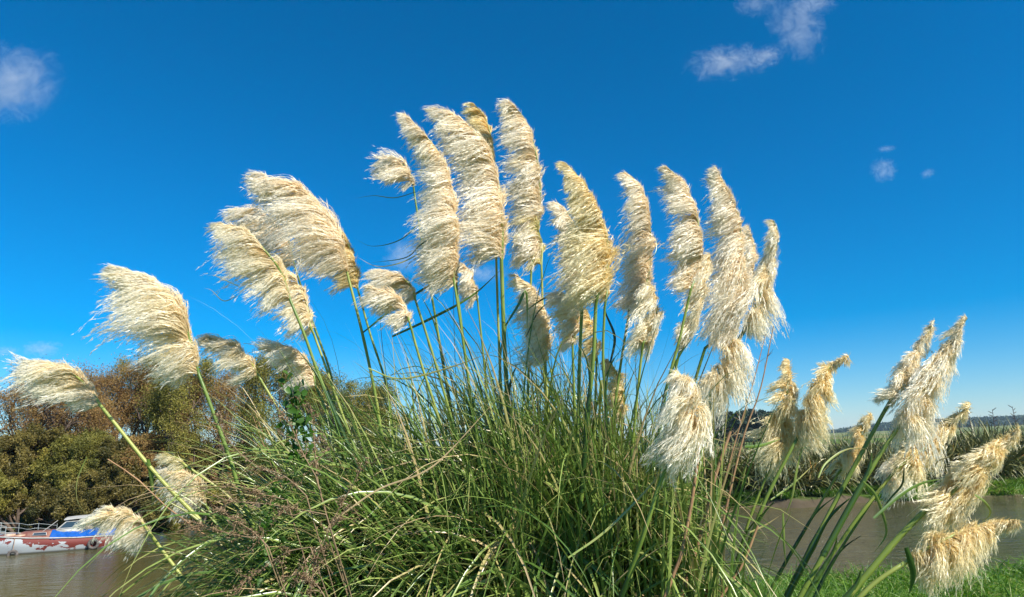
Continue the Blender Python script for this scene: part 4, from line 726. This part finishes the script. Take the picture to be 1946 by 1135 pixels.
# wheelhouse: raked windscreen, posts, side panel, overhanging roof
wh = Geo(); z0, z1 = .72, 1.60
fr_ = lambda s: ([2.95, .78 * s, 1.12], [2.45, .72 * s, z1])
for s in (1, -1):
    a_, b_ = fr_(s); wh.tube([a_, b_], .035, 6); wh.tube([[1.72, .80 * s, z0], [1.72, .74 * s, z1]], .035, 6); 
    wh.tube([[2.86, .79 * s, 1.19], [1.72, .79 * s, 1.19]], .025, 4); wh.tube([[2.5, .735 * s, 1.53], [1.72, .745 * s, 1.53]], .03, 4)
    wh.box(1.74, 2.92, .77 * s - .012, .77 * s + .012, .74, 1.18)
wh.tube([[2.95, .78, 1.12], [2.95, -.78, 1.12]], .03, 6); wh.tube([[2.45, .72, z1 - .03], [2.45, -.72, z1 - .03]], .03, 6); wh.tube([[2.95, 0, 1.12], [2.45, 0, z1]], .025, 6)
whl = wh.build('wheelhouse', M['white'], boat)
for s in (1, -1): g = Geo(); g.tube([[.75, .80 * s, z0], [.78, .74 * s, z1 + .02]], .025, 6); g.build('roof_post', M['white'], whl)
g = Geo(); rws = []
for x in np.linspace(.55, 2.62, 8):
    sag = .05 * math.sin((x - .55) / 2.07 * math.pi); rws.append([[x, y, z1 + .02 + sag + .06 * (1 - (y / .85) ** 2) + dz] for dz in (0, .05) for y in (-.85, -.45, 0, .45, .85)])
rws = np.array(rws); i = np.arange(7)[:, None] * 10
for base_, js in ((0, range(4)), (5, range(4))):
    for j_ in js: g.add(rws.reshape(-1, 3), [[a_ * 10 + base_ + j_, a_ * 10 + base_ + j_ + 1, a_ * 10 + 10 + base_ + j_ + 1, a_ * 10 + 10 + base_ + j_] for a_ in range(7)])
for e_ in (0, 4): g.add(rws.reshape(-1, 3), [[a_ * 10 + e_, a_ * 10 + e_ + 5, a_ * 10 + 15 + e_, a_ * 10 + 10 + e_] for a_ in range(7)])
for a_ in (0, 7): g.add(rws.reshape(-1, 3), [[a_ * 10 + j_, a_ * 10 + j_ + 1, a_ * 10 + j_ + 6, a_ * 10 + j_ + 5] for j_ in range(4)])
g.build('roof', M['white'], whl)
g = Geo()
for s in (1, -1): g.add([[1.8, .765 * s, 1.21], [2.80, .765 * s, 1.21], [2.50, .735 * s, 1.50], [1.8, .745 * s, 1.50]], [[0, 1, 2, 3]])
g.build('side_window', M['glass'], whl)
g = Geo(); g.add([[2.93, .72, 1.17], [2.93, .03, 1.17], [2.52, .03, 1.53], [2.52, .68, 1.53]], [[0, 1, 2, 3]]); g.add([[2.93, -.72, 1.17], [2.93, -.03, 1.17], [2.52, -.03, 1.53], [2.52, -.68, 1.53]], [[0, 1, 2, 3]]); g.build('windscreen', M['glass'], whl)
g = Geo(); g.box(.9, 2.6, -.70, -.66, .72, 1.25); g.box(1.3, 1.62, .05, .45, .72, 1.22); g.box(.95, 1.25, -.4, .3, .72, 1.02); g.box(2.5, 2.56, -.66, .66, .72, 1.16); g.build('cockpit_fittings', M['inside'], boat)
g = Geo(); th = np.linspace(0, 2 * np.pi, 17); g.tube(np.stack([2.42 - .04 * np.cos(th), .15 + .2 * np.cos(th), 1.25 + .2 * np.sin(th)], 1), .014, 5); g.build('steering_wheel', M['inside'], boat)
# blue tarpaulin sagging over the cockpit side
g = Geo(); nx_, ny_ = 40, 9; rr_ = np.random.default_rng(4); VV = []
for a_ in range(nx_):
    x = .05 + 3.1 * a_ / (nx_ - 1); top = np.interp(x, [.05, .8, 1.5, 2.6, 3.15], [1.28, 1.18, 1.02, 1.06, 1.14]) + .02 * math.sin(x * 9)
    for b_ in range(ny_):
        t = b_ / (ny_ - 1); z = top - (top - .73 + .03 * math.sin(x * 5)) * t ** .9; y = .70 + .42 * t ** .7 * (hb(x) - .68) / .42 + .035 * math.sin(x * 14 + t * 3) * math.sin(t * 3.1) + .02 * math.sin(x * 31 + t * 6); VV.append([x, y, z])
i = np.arange(nx_ - 1)[:, None] * ny_; j = np.arange(ny_ - 1)[None]; F = np.stack([i + j, i + j + 1, i + ny_ + j + 1, i + ny_ + j], -1).reshape(-1, 4); g.add(VV, F)
g.add(np.array(VV) - [0, .02, 0], F); tp_ = g.build('tarpaulin', M['tarp'], None, smooth=True); tp_.matrix_world = boat_M
tag(tp_, 'wrinkled bright blue tarpaulin hung along the boat cockpit side', 'tarpaulin')
# tyre fenders
for x, z, rr0, lab in ((1.05, .30, .22, 'tyre fender hanging on the boat side below the blue cover'), (4.75, .02, .2, 'tyre fender half under water near the bow end of the boat')):
    th = np.linspace(0, 2 * np.pi, 25); g = Geo(); yy = float(hb(x)) + .10; g.tube(np.stack([x + rr0 * np.cos(th), np.full(25, yy), z + rr0 * np.sin(th)], 1), .078, 10, cap=False)
    rt = empty('tyre_fender', (boat_M @ Vector((x, yy, z)))[:]); o1 = g.build('tyre', M['rubber'], rt, smooth=True); g = Geo(); g.tube([[x, yy + .02, z + rr0 + .05], [x, yy - .02, .5], [x, float(hb(x)) + .02, float(sheer(x))]], .014, 5); o2 = g.build('rope', M['cane'], rt)
    for o_ in (o1, o2):
        me = o_.data; me.transform(boat_M); me.transform(Matrix.Translation(-rt.location))
    tag(rt, lab, 'tyre', 'tyre fenders on the boat')
# rails
g = Geo()
for x in (3.3, 4.2, 5.1, 5.9): g.tube([[x, -(hb(x) - .08), sheer(x)], [x, -(hb(x) - .08), sheer(x) + .55]], .014, 5)
for z in (.3, .54): g.tube(resample([[3.3, -(hb(3.3) - .08), sheer(3.3) + z - .1], [4.2, -(hb(4.2) - .08), sheer(4.2) + z], [4.65, -.9, sheer(4.6) + z - .06], [5.1, -(hb(5.1) - .08), sheer(5.1) + z], [5.9, -(hb(5.9) - .08), sheer(5.9) + z]], 24), .01, 4)
g.build('guard_rail', M['rail'], boat)
g = Geo()
for x in (5.25, 5.85, 6.6, 7.2): g.tube([[x, hb(x) - .08, sheer(x)], [x, hb(x) - .08, sheer(x) + .55]], .018, 5)
for z in (.28, .55): g.tube([[x, hb(x) - .08, sheer(x) + z] for x in (5.25, 5.85, 6.6, 7.2)] + [[7.5, 0, 1.2 + z]] + [[x, -hb(x) + .08, sheer(x) + z] for x in (7.2, 6.6, 5.9)], .018, 5)
g.build('bow_rail', M['rail'], boat)
g = Geo(); g.tube([[3.9, .55, .85], [2.95, .6, 1.62]], .02, 5); g.build('boat_hook', M['white'], boat)
g = Geo(); rr_ = np.random.default_rng(9)
for k in range(7): x = rr_.uniform(4.4, 6.2); y = rr_.uniform(-.4, .5); g.box(x, x + rr_.uniform(.15, .5), y, y + .25, sheer(x) - .02, sheer(x) + rr_.uniform(.05, .14))
g.build('deck_gear', M['deck'], boat)
tag(boat, 'old white and red motor boat with peeling paint moored by the willows', 'boat')

# ------------------------------------------------------------------ wisps of cloud (real volumes, far away)
def cloud(px, py, wp, hp, label, dens, rot=0, seed=0, nscale=1.7):
    Yc = 2600.; c = at(px, py, Yc); s = np.linalg.norm(c) / math.hypot(PX, 300)
    me = bpy.data.meshes.new('cloud'); import bmesh; bm = bmesh.new(); bmesh.ops.create_icosphere(bm, subdivisions=3, radius=1.0); bm.to_mesh(me); bm.free()
    o = bpy.data.objects.new('cloud', me); col.objects.link(o); W_, H_ = wp * s * .5, hp * s * .5; D_ = min(W_, H_) * .8
    o.location = c.tolist(); o.scale = (W_, D_, H_); o.rotation_euler = Euler((R(10), R(-rot), 0))
    m, nt = newmat('cloud_vapour'); L = nt.links.new
    tc = N(nt, 'ShaderNodeTexCoord'); geo = tc.outputs['Object']
    mp = N(nt, 'ShaderNodeMapping'); mp.inputs['Location'].default_value = (seed * 3.1, 0, seed); L(geo, mp.inputs[0]); asp = W_ / H_; mp.inputs['Scale'].default_value = (max(asp, 1) ** .8, 1, max(1 / asp, 1) ** .8)
    nz = N(nt, 'ShaderNodeTexNoise', Scale=nscale, Detail=6.0, Roughness=.66, Distortion=1.5); L(mp.outputs[0], nz.inputs['Vector'])
    ln = N(nt, 'ShaderNodeVectorMath', operation='LENGTH'); L(geo, ln.inputs[0])
    fo = N(nt, 'ShaderNodeMapRange'); L(ln.outputs['Value'], fo.inputs[0]); fo.inputs[1].default_value = .15; fo.inputs[2].default_value = 1.0; fo.inputs[3].default_value = .50; fo.inputs[4].default_value = 0
    ad = N(nt, 'ShaderNodeMath', operation='MULTIPLY_ADD'); ad.inputs[1].default_value = 1.9; L(nz.outputs[0], ad.inputs[0]); L(fo.outputs[0], ad.inputs[2])
    mr = N(nt, 'ShaderNodeMapRange'); L(ad.outputs[0], mr.inputs[0]); mr.inputs[1].default_value = 1.08; mr.inputs[2].default_value = 1.75; mr.inputs[3].default_value = 0; mr.inputs[4].default_value = dens * .8 / D_
    v = N(nt, 'ShaderNodeVolumePrincipled'); v.inputs['Color'].default_value = (.97, .97, 1, 1); v.inputs['Anisotropy'].default_value = .1; L(mr.outputs[0], v.inputs['Density'])
    out = N(nt, 'ShaderNodeOutputMaterial'); L(v.outputs[0], out.inputs['Volume']); me.materials.append(m)
    tag(o, label, 'cloud', 'small clouds')
cloud(1385, 118, 190, 70, 'flat cloud wisp high on the right, joined to the upright one', .75, 6, 1)
cloud(1455, 108, 80, 45, 'small ragged end of the flat high cloud wisp', .5, 15, 11)
cloud(1512, 50, 95, 150, 'upright cloud wisp beside the flat one at the top right', .65, 25, 2)
cloud(1545, 8, 90, 45, 'torn tip of the upright cloud wisp at the top edge', .5, 0, 12)
cloud(1432, 8, 75, 50, 'faint cloud scrap cut by the top edge', .35, 0, 3)
cloud(25, 158, 170, 130, 'largest cloud, cut by the left edge of the sky', .95, 20, 4)
cloud(1679, 323, 48, 50, 'small round cloud puff at right in open sky', .6, 0, 5)
cloud(1684, 283, 40, 14, 'thin dash of cloud above the small round puff', .35, 5, 6)
cloud(1763, 330, 32, 18, 'tiny cloud right of the small round puff', .35, 20, 7)
cloud(768, 487, 95, 80, 'cloud just left of the long pointed plume', .9, 10, 8)
cloud(915, 522, 130, 45, 'cloud seen between the central stems', .6, 5, 9)
cloud(80, 664, 75, 32, 'soft low cloud above the willows at left', .7, 0, 10)
cloud(14, 668, 50, 20, 'smallest low cloud at the left edge', .5, 0, 13)

# ------------------------------------------------------------------ the air between here and the skyline
g = Geo(); g.box(-4400, 4400, -450, 5400, -6, 60); m, nt = newmat('air'); v = N(nt, 'ShaderNodeVolumePrincipled'); v.inputs['Color'].default_value = (.62, .80, 1, 1); v.inputs['Density'].default_value = .0001; v.inputs['Anisotropy'].default_value = 0.0
o = N(nt, 'ShaderNodeOutputMaterial'); nt.links.new(v.outputs[0], o.inputs['Volume']); tag(g.build('haze', m), kind='stuff')
